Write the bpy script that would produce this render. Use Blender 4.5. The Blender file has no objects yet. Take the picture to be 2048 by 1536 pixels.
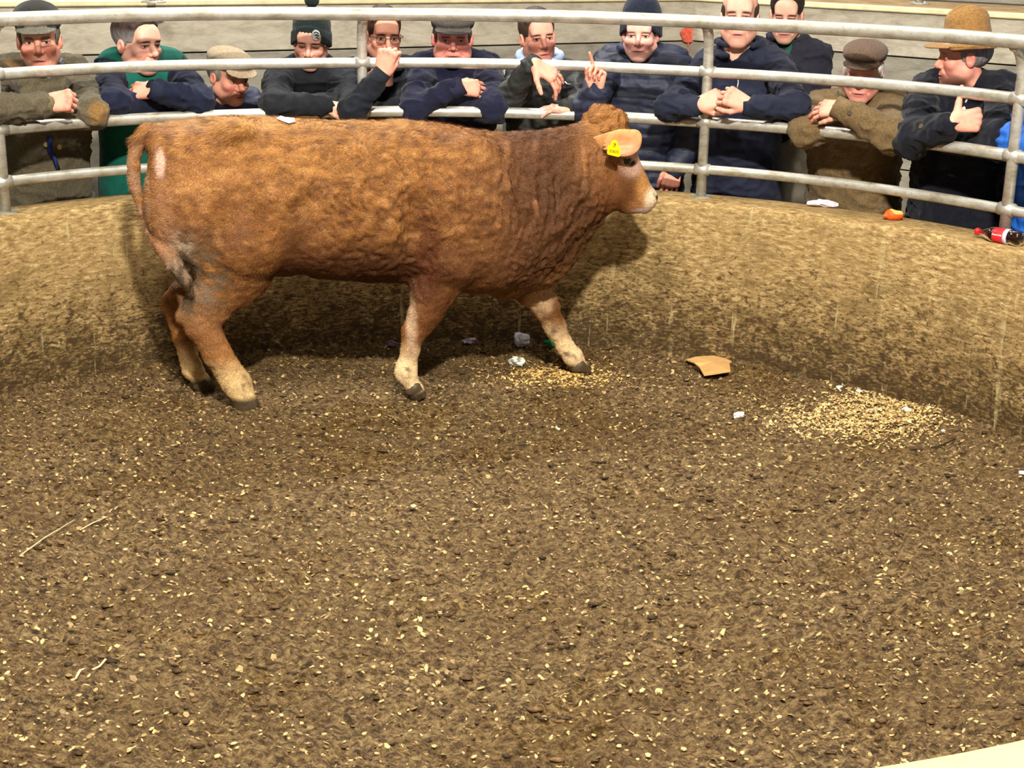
import bpy, math, random
import numpy as np
from mathutils import Vector, Matrix

random.seed(7)
rng = np.random.default_rng(7)
SC = bpy.context.scene
COL = SC.collection
PI = math.pi

# ------------------------------------------------------------------ camera, world, lights, exposure
CAM = np.array([0.0, 0.0, 1.95])
PITCH, ROLL, FPX = math.radians(17.174), math.radians(1.08), 3000.0
FW = np.array([0, math.cos(PITCH), -math.sin(PITCH)])
UP0 = np.array([0, math.sin(PITCH), math.cos(PITCH)])
RT0 = np.array([1.0, 0, 0])
RT = RT0 * math.cos(ROLL) + UP0 * math.sin(ROLL)
UP = -RT0 * math.sin(ROLL) + UP0 * math.cos(ROLL)
cd = bpy.data.cameras.new('camera')
cd.sensor_width = 36.0
cd.lens = FPX / 2048 * 36.0
cd.clip_end = 200
cam = bpy.data.objects.new('camera', cd)
COL.objects.link(cam)
cam.matrix_world = Matrix(((RT[0], UP[0], -FW[0], CAM[0]), (RT[1], UP[1], -FW[1], CAM[1]),
                           (RT[2], UP[2], -FW[2], CAM[2]), (0, 0, 0, 1)))
SC.camera = cam

W = bpy.data.worlds.new('shed_air')
SC.world = W
W.use_nodes = True
W.node_tree.nodes['Background'].inputs[0].default_value = (0.95, 0.93, 0.9, 1)
W.node_tree.nodes['Background'].inputs[1].default_value = 0.09

def area(name, loc, target, sx, sy, power, color=(1, 0.94, 0.84)):
    l = bpy.data.lights.new(name, 'AREA')
    l.shape = 'RECTANGLE'; l.size = sx; l.size_y = sy; l.energy = power; l.color = color
    o = bpy.data.objects.new(name, l)
    COL.objects.link(o)
    o.location = loc
    o.rotation_euler = (Vector(target) - Vector(loc)).to_track_quat('-Z', 'Y').to_euler()
    return o
area('shed_lamp', (0.5, 0.0, 5.2), (0.2, 6.5, 0.8), 0.35, 0.25, 700)
area('shed_lamp', (-1.3, 2.3, 5.4), (0.0, 6.2, 0.4), 0.4, 0.3, 170)
area('shed_lamp', (0.8, 4.9, 5.2), (0.0, 5.6, 0.3), 2.6, 0.5, 70)
area('shed_lamp', (-1.0, 9.2, 5.4), (0, 6.0, 0.3), 3.4, 0.5, 300, (1, 0.97, 0.92))

SC.view_settings.view_transform = 'Standard'
SC.view_settings.look = 'None'
SC.view_settings.gamma = 1.0
SC.view_settings.use_curve_mapping = False
SC.view_settings.exposure = 0.47

# ------------------------------------------------------------------ measured layout of the ring
CX, CY = -0.151, 4.427          # ring centre
RI, RO = 2.523, 2.790           # inner and outer face of the ring wall
HW = 0.745                      # wall height
RT1, RR = 2.567, 2.644          # radius of the top rail, of the other rails
ZR = (1.537, 1.313, 1.090, 0.874)
FLOOR_OUT = -0.10

def ray(px, py):
    d = FW * FPX + RT * (px - 1024) - UP * (py - 768)
    return d / np.linalg.norm(d)
def at_z(px, py, z):
    d = ray(px, py); return CAM + d * ((z - CAM[2]) / d[2])
def at_r(px, py, r):            # point at distance r from the ring's axis, far side
    d = ray(px, py); c = CAM[:2] - (CX, CY)
    a = d[0]**2 + d[1]**2; b = 2 * (c @ d[:2]); k = c @ c - r * r
    return CAM + d * ((-b + math.sqrt(max(b * b - 4 * a * k, 0))) / (2 * a))
def at_plane(px, py, o, n):
    d = ray(px, py); return CAM + d * (((o - CAM) @ n) / (d @ n))

# ------------------------------------------------------------------ helpers: colour, noise
def lin(c):
    return tuple(((v / 255) / 12.92 if v / 255 <= 0.04045 else ((v / 255 + 0.055) / 1.055) ** 2.4) for v in c)
def _h(x, y, z):
    n = (x * 73856093) ^ (y * 19349663) ^ (z * 83492791)
    n = (n ^ (n >> 13)) * 1274126177
    n = n & 0x7fffffff
    n = (n ^ (n >> 16)) * 668265263 & 0x7fffffff
    return (n & 0xffff) / 65535.0
def vnoise(p):
    f = np.floor(p); t = p - f; i = f.astype(np.int64)
    t = t * t * (3 - 2 * t); r = 0
    for a in (0, 1):
        wa = t[:, 0] if a else 1 - t[:, 0]
        for b in (0, 1):
            wb = t[:, 1] if b else 1 - t[:, 1]
            for c in (0, 1):
                wc = t[:, 2] if c else 1 - t[:, 2]
                r = r + wa * wb * wc * _h(i[:, 0] + a, i[:, 1] + b, i[:, 2] + c)
    return r * 2 - 1
def fbm(p, o=4, g=0.5):
    r = 0; a = 1.0; s = 0
    for k in range(o):
        r = r + a * vnoise(p * 2.03**k + 17.3 * k); s += a; a *= g
    return r / s

# ------------------------------------------------------------------ helpers: materials
def nd(t, kind, **kw):
    n = t.nodes.new(kind)
    for k, v in kw.items(): setattr(n, k, v)
    return n
def ramp(t, src, stops):
    r = nd(t, 'ShaderNodeValToRGB'); e = r.color_ramp.elements
    while len(e) < len(stops): e.new(0.5)
    for q, (p, c) in zip(e, stops):
        q.position = p; q.color = (*c, 1) if len(c) == 3 else c
    t.links.new(src, r.inputs[0]); return r.outputs[0]
def mixc(t, fac, a, b, mode='MIX'):
    m = nd(t, 'ShaderNodeMix', data_type='RGBA', blend_type=mode)
    for s, v in ((0, fac), (6, a), (7, b)):
        if hasattr(v, 'is_linked'): t.links.new(v, m.inputs[s])
        elif s == 0: m.inputs[0].default_value = v
        else: m.inputs[s].default_value = (*v, 1)
    return m.outputs[2]
def noise(t, vec, scale, detail=4, rough=0.55, dist=0.0):
    n = nd(t, 'ShaderNodeTexNoise'); n.inputs['Scale'].default_value = scale
    n.inputs['Detail'].default_value = detail; n.inputs['Roughness'].default_value = rough
    n.inputs['Distortion'].default_value = dist
    t.links.new(vec, n.inputs['Vector']); return n.outputs[0]
def mapping(t, src, scale=(1, 1, 1), rot=(0, 0, 0)):
    m = nd(t, 'ShaderNodeMapping'); m.inputs['Scale'].default_value = scale
    m.inputs['Rotation'].default_value = rot
    t.links.new(src, m.inputs['Vector']); return m.outputs[0]
MATS = {}
def new_mat(name):
    m = bpy.data.materials.new(name); m.use_nodes = True
    t = m.node_tree; b = t.nodes['Principled BSDF']
    tc = nd(t, 'ShaderNodeTexCoord')
    return m, t, b, tc
def bump(t, b, height, strength, dist=0.01):
    n = nd(t, 'ShaderNodeBump'); n.inputs['Strength'].default_value = strength
    n.inputs['Distance'].default_value = dist
    t.links.new(height, n.inputs['Height']); t.links.new(n.outputs[0], b.inputs['Normal'])
def mat(name, color=None, rough=0.8, metal=0.0, var=0.18, scale=25, bscale=180, bstr=0.25, spec=0.3,
        stretch=(1, 1, 1), sheen=0.0, sss=0.0, trans=0.0, ior=1.45, coat=0.0, bdist=0.004):
    """plain procedural surface; color None reads the mesh's own colour attribute"""
    if name in MATS: return MATS[name]
    m, t, b, tc = new_mat(name)
    v = mapping(t, tc.outputs['Object'], stretch)
    if color is None:
        a = nd(t, 'ShaderNodeAttribute', attribute_name='Col'); base = a.outputs['Color']
        dark = mixc(t, 1.0, base, (1 - var * 1.6,) * 3, 'MULTIPLY'); lightc = mixc(t, 1.0, base, (1 + var,) * 3, 'MULTIPLY')
        n = noise(t, v, scale)
        f = ramp(t, n, [(0.3, (0, 0, 0)), (0.7, (1, 1, 1))])
        c = mixc(t, f, dark, lightc)
    else:
        L = lin(color)
        n = noise(t, v, scale)
        c = ramp(t, n, [(0.28, tuple(x * (1 - var * 1.6) for x in L)), (0.5, L), (0.75, tuple(min(1, x * (1 + var * 1.3)) for x in L))])
    t.links.new(c, b.inputs['Base Color'])
    b.inputs['Roughness'].default_value = rough; b.inputs['Metallic'].default_value = metal
    b.inputs['Specular IOR Level'].default_value = spec
    b.inputs['Sheen Weight'].default_value = sheen
    b.inputs['Subsurface Weight'].default_value = sss
    b.inputs['Subsurface Scale'].default_value = 0.01
    b.inputs['Transmission Weight'].default_value = trans; b.inputs['IOR'].default_value = ior
    b.inputs['Coat Weight'].default_value = coat
    if bstr: bump(t, b, noise(t, v, bscale, 3), bstr, bdist)
    MATS[name] = m; return m

# ------------------------------------------------------------------ helpers: objects
def thing(name, label, cat, loc=(0, 0, 0), group=None):
    o = bpy.data.objects.new(name, None); COL.objects.link(o)
    o.empty_display_size = 0.1
    o.location = loc; o['label'] = label; o['category'] = cat
    if group: o['group'] = group
    return o
def tag(o, label=None, cat=None, group=None, kind=None):
    if label: o['label'] = label
    if cat: o['category'] = cat
    if group: o['group'] = group
    if kind: o['kind'] = kind
    return o
def mesh(name, V, F, m, parent=None, smooth=True, cols=None, origin=None):
    """F: (n,4) or (n,3) int array, or list of index lists. V are world points; they are stored relative to the
    parent's place or to the given origin"""
    V = np.asarray(V, float)
    off = np.zeros(3)
    if parent is not None:
        p = parent; off = np.array(p.location)
        while p.parent is not None: p = p.parent; off = off + np.array(p.location)
    elif origin is not None: off = np.asarray(origin, float)
    me = bpy.data.meshes.new(name)
    if isinstance(F, np.ndarray):
        n, k = F.shape
        me.vertices.add(len(V)); me.vertices.foreach_set('co', (V - off).astype(np.float32).ravel())
        me.loops.add(n * k); me.loops.foreach_set('vertex_index', F.astype(np.int32).ravel())
        me.polygons.add(n); me.polygons.foreach_set('loop_start', np.arange(0, n * k, k, dtype=np.int32))
        me.update(calc_edges=True)
    else:
        me.from_pydata([tuple(v) for v in V - off], [], F); me.update()
    me.polygons.foreach_set('use_smooth', np.full(len(me.polygons), smooth))
    if cols is not None:
        a = me.color_attributes.new('Col', 'FLOAT_COLOR', 'POINT')
        c = np.ones((len(V), 4), np.float32); c[:, :3] = cols
        a.data.foreach_set('color', c.ravel())
    me.validate()
    if m is not None: me.materials.append(m)
    o = bpy.data.objects.new(name, me); COL.objects.link(o)
    if parent is not None: o.parent = parent
    elif origin is not None: o.location = origin
    return o
class MB:
    def __init__(s): s.v = []; s.f = []
    def add(s, V, F):
        n = len(s.v); s.v.extend([tuple(map(float, v)) for v in V]); s.f.extend([[i + n for i in f] for f in F]); return s
    def box(s, c, size, R=None, bev=0.0):
        c = np.asarray(c, float); h = np.asarray(size, float) / 2
        if bev <= 0:
            P = [np.array([x, y, z]) * h for z in (-1, 1) for y in (-1, 1) for x in (-1, 1)]
            F = [[0, 2, 3, 1], [4, 5, 7, 6], [0, 1, 5, 4], [2, 6, 7, 3], [0, 4, 6, 2], [1, 3, 7, 5]]
        else:
            import bmesh
            b = bmesh.new(); bmesh.ops.create_cube(b, size=2)
            for v in b.verts: v.co = Vector(np.array(v.co) * h)
            bmesh.ops.bevel(b, geom=list(b.edges), offset=bev, segments=1, profile=0.5, affect='EDGES')
            b.verts.index_update()
            P = [np.array(v.co) for v in b.verts]; F = [[v.index for v in f.verts] for f in b.faces]; b.free()
        if R is not None: P = [R @ p for p in P]
        return s.add([p + c for p in P], F)
    def tube(s, pts, rad, n=12, cap=True, flat=None):
        pts = [np.asarray(p, float) for p in pts]; m = len(pts)
        rad = [rad] * m if np.isscalar(rad) else rad
        up = np.array([0, 0, 1.0]); V = []; F = []
        for i, p in enumerate(pts):
            d = pts[min(i + 1, m - 1)] - pts[max(i - 1, 0)]; d = d / (np.linalg.norm(d) + 1e-12)
            a = np.cross(d, up)
            if np.linalg.norm(a) < 0.05: a = np.cross(d, [0, 1.0, 0])
            a /= np.linalg.norm(a); b = np.cross(a, d)
            for k in range(n):
                q = 2 * PI * k / n
                V.append(p + rad[i] * (math.cos(q) * a + math.sin(q) * b * (flat or 1)))
        for i in range(m - 1):
            for k in range(n):
                a, b = i * n + k, i * n + (k + 1) % n
                F.append([a, b, b + n, a + n])
        if cap: F.append(list(range(n))[::-1]); F.append([(m - 1) * n + k for k in range(n)])
        return s.add(V, F)
    def build(s, name, m, parent=None, smooth=False, origin=None):
        return mesh(name, s.v, s.f, m, parent, smooth, origin=origin)

# ------------------------------------------------------------------ helpers: implicit surfaces, meshed by surface nets
class Vol:
    def __init__(s, lo, hi, h):
        s.lo = np.asarray(lo, float); s.h = h
        n = np.ceil((np.asarray(hi) - s.lo) / h).astype(int) + 1
        s.n = n; s.D = np.full(n, 0.25, np.float32)
        s.ax = [s.lo[i] + h * np.arange(n[i]) for i in range(3)]
    def _sub(s, lo, hi):
        a = np.maximum(np.floor((lo - s.lo) / s.h).astype(int), 0); b = np.minimum(np.ceil((hi - s.lo) / s.h).astype(int) + 1, s.n)
        if np.any(b <= a): return None
        sl = tuple(slice(a[i], b[i]) for i in range(3))
        g = [s.ax[i][sl[i]].astype(np.float32) for i in range(3)]
        return sl, g[0][:, None, None], g[1][None, :, None], g[2][None, None, :]
    def _mix(s, sl, d, k, sub=False):
        D = s.D[sl]
        if sub: d = -d; h = np.clip(0.5 - 0.5 * (d - D) / k, 0, 1) if False else None
        if sub:                                    # smooth max(D, d)
            h = np.clip(0.5 - 0.5 * (d - D) / k, 0, 1); s.D[sl] = d + (D - d) * h + k * h * (1 - h)
        else:                                      # smooth min(D, d)
            h = np.clip(0.5 + 0.5 * (d - D) / k, 0, 1); s.D[sl] = d + (D - d) * h - k * h * (1 - h)
    def ell(s, c, r, k=0.02, R=None, sub=False):
        c = np.asarray(c, float); r = np.asarray(r, float) * np.ones(3); e = r.max() + 2 * k + 2 * s.h
        q = s._sub(c - e, c + e)
        if q is None: return s
        sl, x, y, z = q; x = x - c[0]; y = y - c[1]; z = z - c[2]
        if R is not None:
            R = np.asarray(R)
            x, y, z = (R[0, i] * x + R[1, i] * y + R[2, i] * z for i in range(3))
        k0 = np.sqrt((x / r[0])**2 + (y / r[1])**2 + (z / r[2])**2)
        k1 = np.sqrt((x / r[0]**2)**2 + (y / r[1]**2)**2 + (z / r[2]**2)**2) + 1e-6
        s._mix(sl, k0 * (k0 - 1) / k1, k, sub); return s
    def cone(s, a, b, ra, rb, k=0.02, sub=False, flat=None):
        """round cone; flat=(axis unit vector, factor>1) squeezes it along that axis"""
        a = np.asarray(a, float); b = np.asarray(b, float); e = max(ra, rb) + 2 * k + 2 * s.h
        q = s._sub(np.minimum(a, b) - e, np.maximum(a, b) + e)
        if q is None: return s
        sl, x, y, z = q; d = b - a; L = d @ d + 1e-12
        x = x - a[0]; y = y - a[1]; z = z - a[2]
        t = np.clip((x * d[0] + y * d[1] + z * d[2]) / L, 0, 1)
        x = x - t * d[0]; y = y - t * d[1]; z = z - t * d[2]
        dd = x * x + y * y + z * z
        if flat is not None:
            n, f = flat; w = x * n[0] + y * n[1] + z * n[2]; dd = dd + w * w * (f * f - 1)
        s._mix(sl, np.sqrt(dd) - (ra + (rb - ra) * t), k, sub); return s
    def chain(s, pts, rad, k=0.02, flat=None):
        for i in range(len(pts) - 1): s.cone(pts[i], pts[i + 1], rad[i], rad[i + 1], k, flat=flat)
        return s
    def net(s):
        D = s.D; n = np.array(D.shape); S = D < 0
        c8 = [S[a:n[0] - 1 + a, b:n[1] - 1 + b, c:n[2] - 1 + c] for a in (0, 1) for b in (0, 1) for c in (0, 1)]
        cnt = sum(x.astype(np.int8) for x in c8)
        act = (cnt > 0) & (cnt < 8)
        I = np.argwhere(act); idx = np.full(act.shape, -1, np.int64); idx[act] = np.arange(len(I))
        off = np.array([(a, b, c) for a in (0, 1) for b in (0, 1) for c in (0, 1)])
        val = np.stack([D[I[:, 0] + o[0], I[:, 1] + o[1], I[:, 2] + o[2]] for o in off], 1)
        P = np.zeros((len(I), 3)); N = np.zeros(len(I))
        for p in range(8):
            for q in range(p + 1, 8):
                if np.abs(off[p] - off[q]).sum() != 1: continue
                m = (val[:, p] < 0) != (val[:, q] < 0)
                t = val[m, p] / (val[m, p] - val[m, q])
                P[m] += off[p] + t[:, None] * (off[q] - off[p]); N[m] += 1
        V = s.lo + s.h * (I + P / N[:, None])
        F = []
        for ax in range(3):
            a0 = [slice(0, None)] * 3; a1 = [slice(0, None)] * 3
            a0[ax] = slice(0, -1); a1[ax] = slice(1, None)
            s0, s1 = S[tuple(a0)], S[tuple(a1)]
            E = np.argwhere(s0 != s1); u, v = (ax + 1) % 3, (ax + 2) % 3
            E = E[(E[:, u] > 0) & (E[:, v] > 0) & (E[:, u] < n[u] - 1) & (E[:, v] < n[v] - 1)]
            if not len(E): continue
            qs = []
            for du, dv in ((-1, -1), (0, -1), (0, 0), (-1, 0)):
                e = E.copy(); e[:, u] += du; e[:, v] += dv; qs.append(idx[e[:, 0], e[:, 1], e[:, 2]])
            Q = np.stack(qs, 1); fl = ~s0[E[:, 0], E[:, 1], E[:, 2]]
            Q[fl] = Q[fl][:, ::-1]; F.append(Q)
        F = np.concatenate(F); F = F[(F >= 0).all(1)]
        return V, F
def normals(V, F):
    n = np.cross(V[F[:, 2]] - V[F[:, 0]], V[F[:, 3]] - V[F[:, 1]])
    N = np.zeros_like(V)
    for k in range(4): np.add.at(N, F[:, k], n)
    return N / (np.linalg.norm(N, axis=1, keepdims=True) + 1e-12)
def join(parts):
    V = []; F = []; C = []; o = 0
    for p in parts:
        V.append(p[0]); F.append(p[1] + o); o += len(p[0])
        if len(p) > 2: C.append(p[2])
    return (np.concatenate(V), np.concatenate(F), np.concatenate(C) if C else None)
def ring_pt(r, a, z): return np.array([CX + r * math.sin(a), CY + r * math.cos(a), z])   # a = 0 is the far side
def ang(p): return math.atan2(p[0] - CX, p[1] - CY)

# ================================================================== THE SETTING
# --- ring wall: one full circle with rounded edges
def wall_mat():
    m, t, b, tc = new_mat('ring_wall_concrete')
    uv = tc.outputs['UV']
    big = noise(t, mapping(t, uv, (1.0, 1.6, 1)), 1.9, 5, 0.6)
    fine = noise(t, mapping(t, uv, (1.0, 3.2, 1)), 20, 9, 0.78, 0.3)
    med = noise(t, mapping(t, uv, (1.0, 2.0, 1)), 8, 7, 0.65, 0.5)
    c = ramp(t, fine, [(0.34, lin((70, 52, 28))), (0.43, lin((128, 102, 60))), (0.53, lin((172, 144, 94))), (0.63, lin((218, 194, 142)))])
    c = mixc(t, ramp(t, big, [(0.35, (0, 0, 0)), (0.7, (0.6,) * 3)]), c, lin((150, 122, 78)))
    # greenish and brown splatter, denser towards the floor
    sep = nd(t, 'ShaderNodeSeparateXYZ'); t.links.new(uv, sep.inputs[0])
    low = nd(t, 'ShaderNodeMapRange'); low.inputs['From Min'].default_value = 0.70; low.inputs['From Max'].default_value = 0.0
    low.inputs['To Min'].default_value = -0.07; low.inputs['To Max'].default_value = 0.12
    t.links.new(sep.outputs[1], low.inputs['Value'])
    def spl(n, thr, w, col, c, amt=1.0):
        a = nd(t, 'ShaderNodeMath', operation='ADD'); t.links.new(n, a.inputs[0]); t.links.new(low.outputs[0], a.inputs[1])
        f = ramp(t, a.outputs[0], [(thr, (0, 0, 0)), (thr + w, (amt,) * 3)])
        return mixc(t, f, c, col)
    c = spl(med, 0.54, 0.10, lin((112, 90, 50)), c, 0.75)
    m5 = noise(t, mapping(t, uv, (1.0, 1.8, 1), (0, 0, .1)), 3.6, 6, 0.62, .5)
    c = spl(m5, 0.50, 0.12, lin((104, 84, 48)), c, 0.45)
    m2 = noise(t, mapping(t, uv, (1.3, 2.2, 1)), 13, 8, 0.72, 0.8)
    c = spl(m2, 0.57, 0.07, lin((66, 48, 26)), c, 0.85)
    m3 = noise(t, mapping(t, uv, (1.0, 2.6, 1)), 34, 6, 0.7)
    c = spl(m3, 0.565, 0.05, lin((60, 44, 24)), c, 0.8)
    m4 = noise(t, mapping(t, uv, (1.2, 2.0, 1), (0, 0, .3)), 17, 7, 0.75, .6)
    c = mixc(t, ramp(t, m4, [(.60, (0, 0, 0)), (.67, (.6,) * 3)]), c, lin((206, 192, 146)))
    # washed pale drips
    dr = noise(t, mapping(t, uv, (13, 1.0, 1)), 1.0, 4, 0.7)
    pat = noise(t, mapping(t, uv, (2, 3.5, 1)), 3, 5, 0.6)
    mul = nd(t, 'ShaderNodeMath', operation='MULTIPLY')
    t.links.new(ramp(t, dr, [(0.60, (0, 0, 0)), (0.68, (1, 1, 1))]), mul.inputs[0])
    t.links.new(ramp(t, pat, [(0.42, (0, 0, 0)), (0.6, (0.75,) * 3)]), mul.inputs[1])
    c = mixc(t, mul.outputs[0], c, lin((196, 180, 130)))
    t.links.new(c, b.inputs['Base Color'])
    b.inputs['Roughness'].default_value = 0.75; b.inputs['Specular IOR Level'].default_value = 0.2
    ad = nd(t, 'ShaderNodeMath', operation='ADD'); t.links.new(fine, ad.inputs[0]); t.links.new(m2, ad.inputs[1])
    bump(t, b, ad.outputs[0], 0.5, 0.012)
    return m
WALL = wall_mat()
def ring_wall():
    prof = [(RI, -0.12), (RI, 0.02), (RI, 0.2), (RI, 0.45), (RI, HW - 0.035), (RI + 0.006, HW - 0.012), (RI + 0.028, HW), (RI + 0.09, HW + 0.002),
            (RO - 0.05, HW), (RO - 0.01, HW - 0.006), (RO, HW - 0.03), (RO, 0.2), (RO, -0.12)]
    vv = [0.0, 0.02, 0.2, 0.45, 0.71, 0.735, 0.76, 0.82, 0.96, 1.0, 1.03, 1.6, 1.9]
    N = 240; P = len(prof)
    V = [ring_pt(r + 0.004 * math.sin(3 * a + z * 4), a, z - (.020 if z > .5 and math.cos(a) < 0 else 0)) for a in np.linspace(-PI + .5, PI - .12, N + 1) for r, z in prof]
    F = []; UV = []
    for i in range(N):
        for j in range(P - 1):
            F.append([i * P + j, i * P + j + 1, (i + 1) * P + j + 1, (i + 1) * P + j])
    F += [list(range(P)), [N * P + j for j in range(P)][::-1]]
    o = mesh('wall_ring', V, F, WALL, None, True)
    uv = o.data.uv_layers.new(name='UVMap')
    for l in o.data.loops:
        i, j = divmod(l.vertex_index, P)
        uv.data[l.index].uv = (i / N * 2 * PI * RI, vv[j])
    return tag(o, kind='structure')
ring_wall()

# added capping on the near ring wall, bottom right; cream stands in for strong light
cream = mat('near_cap_lit_cream', (196, 172, 124), rough=0.55, var=0.06, scale=9, bscale=60, bstr=0.15, stretch=(1, 4, 1), spec=0.4)
b = MB(); na = 40
aa = np.linspace(PI - 1.25, PI - .118, na)
V = []
for a in aa:
    for r, z in ((RI - 0.006, HW - 0.02), (RI - 0.006, HW + 0.002), (RI - 0.002, HW + 0.006), (RO + 0.03, HW + 0.006), (RO + 0.035, HW), (RO + 0.035, HW - 0.05)):
        V.append(ring_pt(r + .002, a, z - .020))
F = [[i * 6 + j, i * 6 + (j + 1) % 6, (i + 1) * 6 + (j + 1) % 6, (i + 1) * 6 + j] for i in range(na - 1) for j in range(6)]
F += [[5, 4, 3, 2, 1, 0], [(na - 1) * 6 + j for j in range(6)]]
tag(mesh('trim_1', V, F, cream), kind='structure')

# --- ring floor: trodden muck and wood shavings, really bumpy
def floor_mat():
    m, t, b, tc = new_mat('trodden_muck')
    ob = tc.outputs['Object']
    n1 = noise(t, mapping(t, ob, (1.0, 2.1, 1)), 34, 9, 0.78, 0.12)
    n2 = noise(t, mapping(t, ob, (1, 1.5, 1)), 1.6, 4, 0.6)
    n3 = noise(t, mapping(t, ob, (1.0, 2.2, 1), (0, 0, 0.12)), 95, 4, 0.6)
    c = ramp(t, n1, [(0.34, lin((34, 22, 11))), (0.43, lin((84, 61, 34))), (0.50, lin((140, 110, 68))), (0.56, lin((178, 147, 96))), (0.66, lin((222, 190, 128)))])
    c = mixc(t, ramp(t, n2, [(0.38, (0, 0, 0)), (0.68, (0.42,) * 3)]), c, lin((116, 86, 42)))
    c = mixc(t, ramp(t, n3, [(0.60, (0, 0, 0)), (0.68, (0.75,) * 3)]), c, lin((186, 150, 84)))
    c = mixc(t, ramp(t, n3, [(0.30, (0.8,) * 3), (0.40, (0, 0, 0))]), c, lin((34, 22, 12)))
    t.links.new(c, b.inputs['Base Color'])
    wet = noise(t, ob, 2.3, 3, 0.5)
    t.links.new(ramp(t, wet, [(0.45, (0.85,) * 3), (0.62, (0.30,) * 3)]), b.inputs['Roughness'])
    b.inputs['Specular IOR Level'].default_value = 0.35
    ad = nd(t, 'ShaderNodeMath', operation='ADD'); t.links.new(n1, ad.inputs[0]); t.links.new(n3, ad.inputs[1])
    bump(t, b, ad.outputs[0], 1.0, 0.03)
    return m
MUCK = floor_mat()
def floor_h(x, y):
    p = np.stack([x, y * 1.35, np.zeros_like(x)], 1)
    h = 0.012 * fbm(p * 3.1, 3) + 0.030 * fbm(p * 22, 3, 0.8)
    r = 1 - np.abs(fbm(p * 30 + 5, 3, 0.6)) * 2
    h = h - 0.030 * np.clip(r - 0.45, 0, 1)
    # litter banked gently against the wall foot
    d = RI - np.hypot(x - CX, y - CY)
    return h + 0.018 * np.exp(-(np.maximum(d, 0) / 0.10)**2)
def ring_floor():
    st = 0.0125
    xs = np.arange(CX - RI - 0.03, CX + RI + 0.04, st); ys = np.arange(2.5, CY + RI + 0.04, st)
    xs2, ys2 = xs, np.concatenate([np.arange(CY - RI - 0.03, 2.5, 0.04), ys])
    X, Y = np.meshgrid(xs2, ys2, indexing='ij'); nx, ny = X.shape
    inside = np.hypot(X - CX, Y - CY) < RI + 0.03
    Z = floor_h(X.ravel(), Y.ravel())
    V = np.stack([X.ravel(), Y.ravel(), Z], 1)
    i = np.arange(nx * ny).reshape(nx, ny)
    Q = np.stack([i[:-1, :-1], i[1:, :-1], i[1:, 1:], i[:-1, 1:]], -1)
    ok = inside[:-1, :-1] & inside[1:, :-1] & inside[1:, 1:] & inside[:-1, 1:]
    Q = Q[ok]
    used = np.unique(Q); mp = np.full(nx * ny, -1); mp[used] = np.arange(len(used))
    return tag(mesh('floor', V[used], mp[Q], MUCK), kind='structure')
ring_floor()
def fh(x, y): return float(floor_h(np.array([float(x)]), np.array([float(y)]))[0])

# --- floor outside the ring, terrace boards behind the buyers
conc = mat('grey_concrete', (150, 143, 130), rough=0.85, var=0.15, scale=6, bscale=40, bstr=0.2)
b = MB(); b.box((0, 5.0, FLOOR_OUT - 0.05), (14, 14, 0.1))
tag(b.build('floor_outer', conc), kind='structure')

def board_mat(name, c1, c2, c3):
    m, t, b, tc = new_mat(name)
    g = tc.outputs['Object']
    n = noise(t, mapping(t, g, (1.2, 1.2, 4)), 5, 8, 0.7, 0.4)
    n2 = noise(t, mapping(t, g, (1, 1, 7)), 30, 5, 0.7)
    c = ramp(t, n, [(0.3, lin(c1)), (0.5, lin(c2)), (0.72, lin(c3))])
    c = mixc(t, ramp(t, n2, [(0.55, (0, 0, 0)), (0.72, (0.45,) * 3)]), c, lin(c1))
    t.links.new(c, b.inputs['Base Color']); b.inputs['Roughness'].default_value = 0.8
    b.inputs['Specular IOR Level'].default_value = 0.2
    bump(t, b, n2, 0.35, 0.01)
    return m
BOARD = board_mat('weathered_terrace_board', (140, 131, 115), (170, 161, 143), (190, 182, 164))
BOARDD = board_mat('dull_terrace_board', (114, 109, 98), (140, 134, 120), (158, 152, 138))
CAPB = mat('pale_step_edge', (214, 200, 158), rough=0.7, var=0.12, scale=12, bscale=60, bstr=0.2)
TREAD = board_mat('brown_tread_plank', (120, 96, 66), (158, 132, 96), (190, 164, 124))
P0 = np.array([-2.59, 7.62]); P1 = np.array([1.07, 9.59]); P2 = np.array([2.72, 8.21])
P0 = P1 + (P0 - P1) * 1.5; P2 = P1 + (P2 - P1) * 2.0
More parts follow.
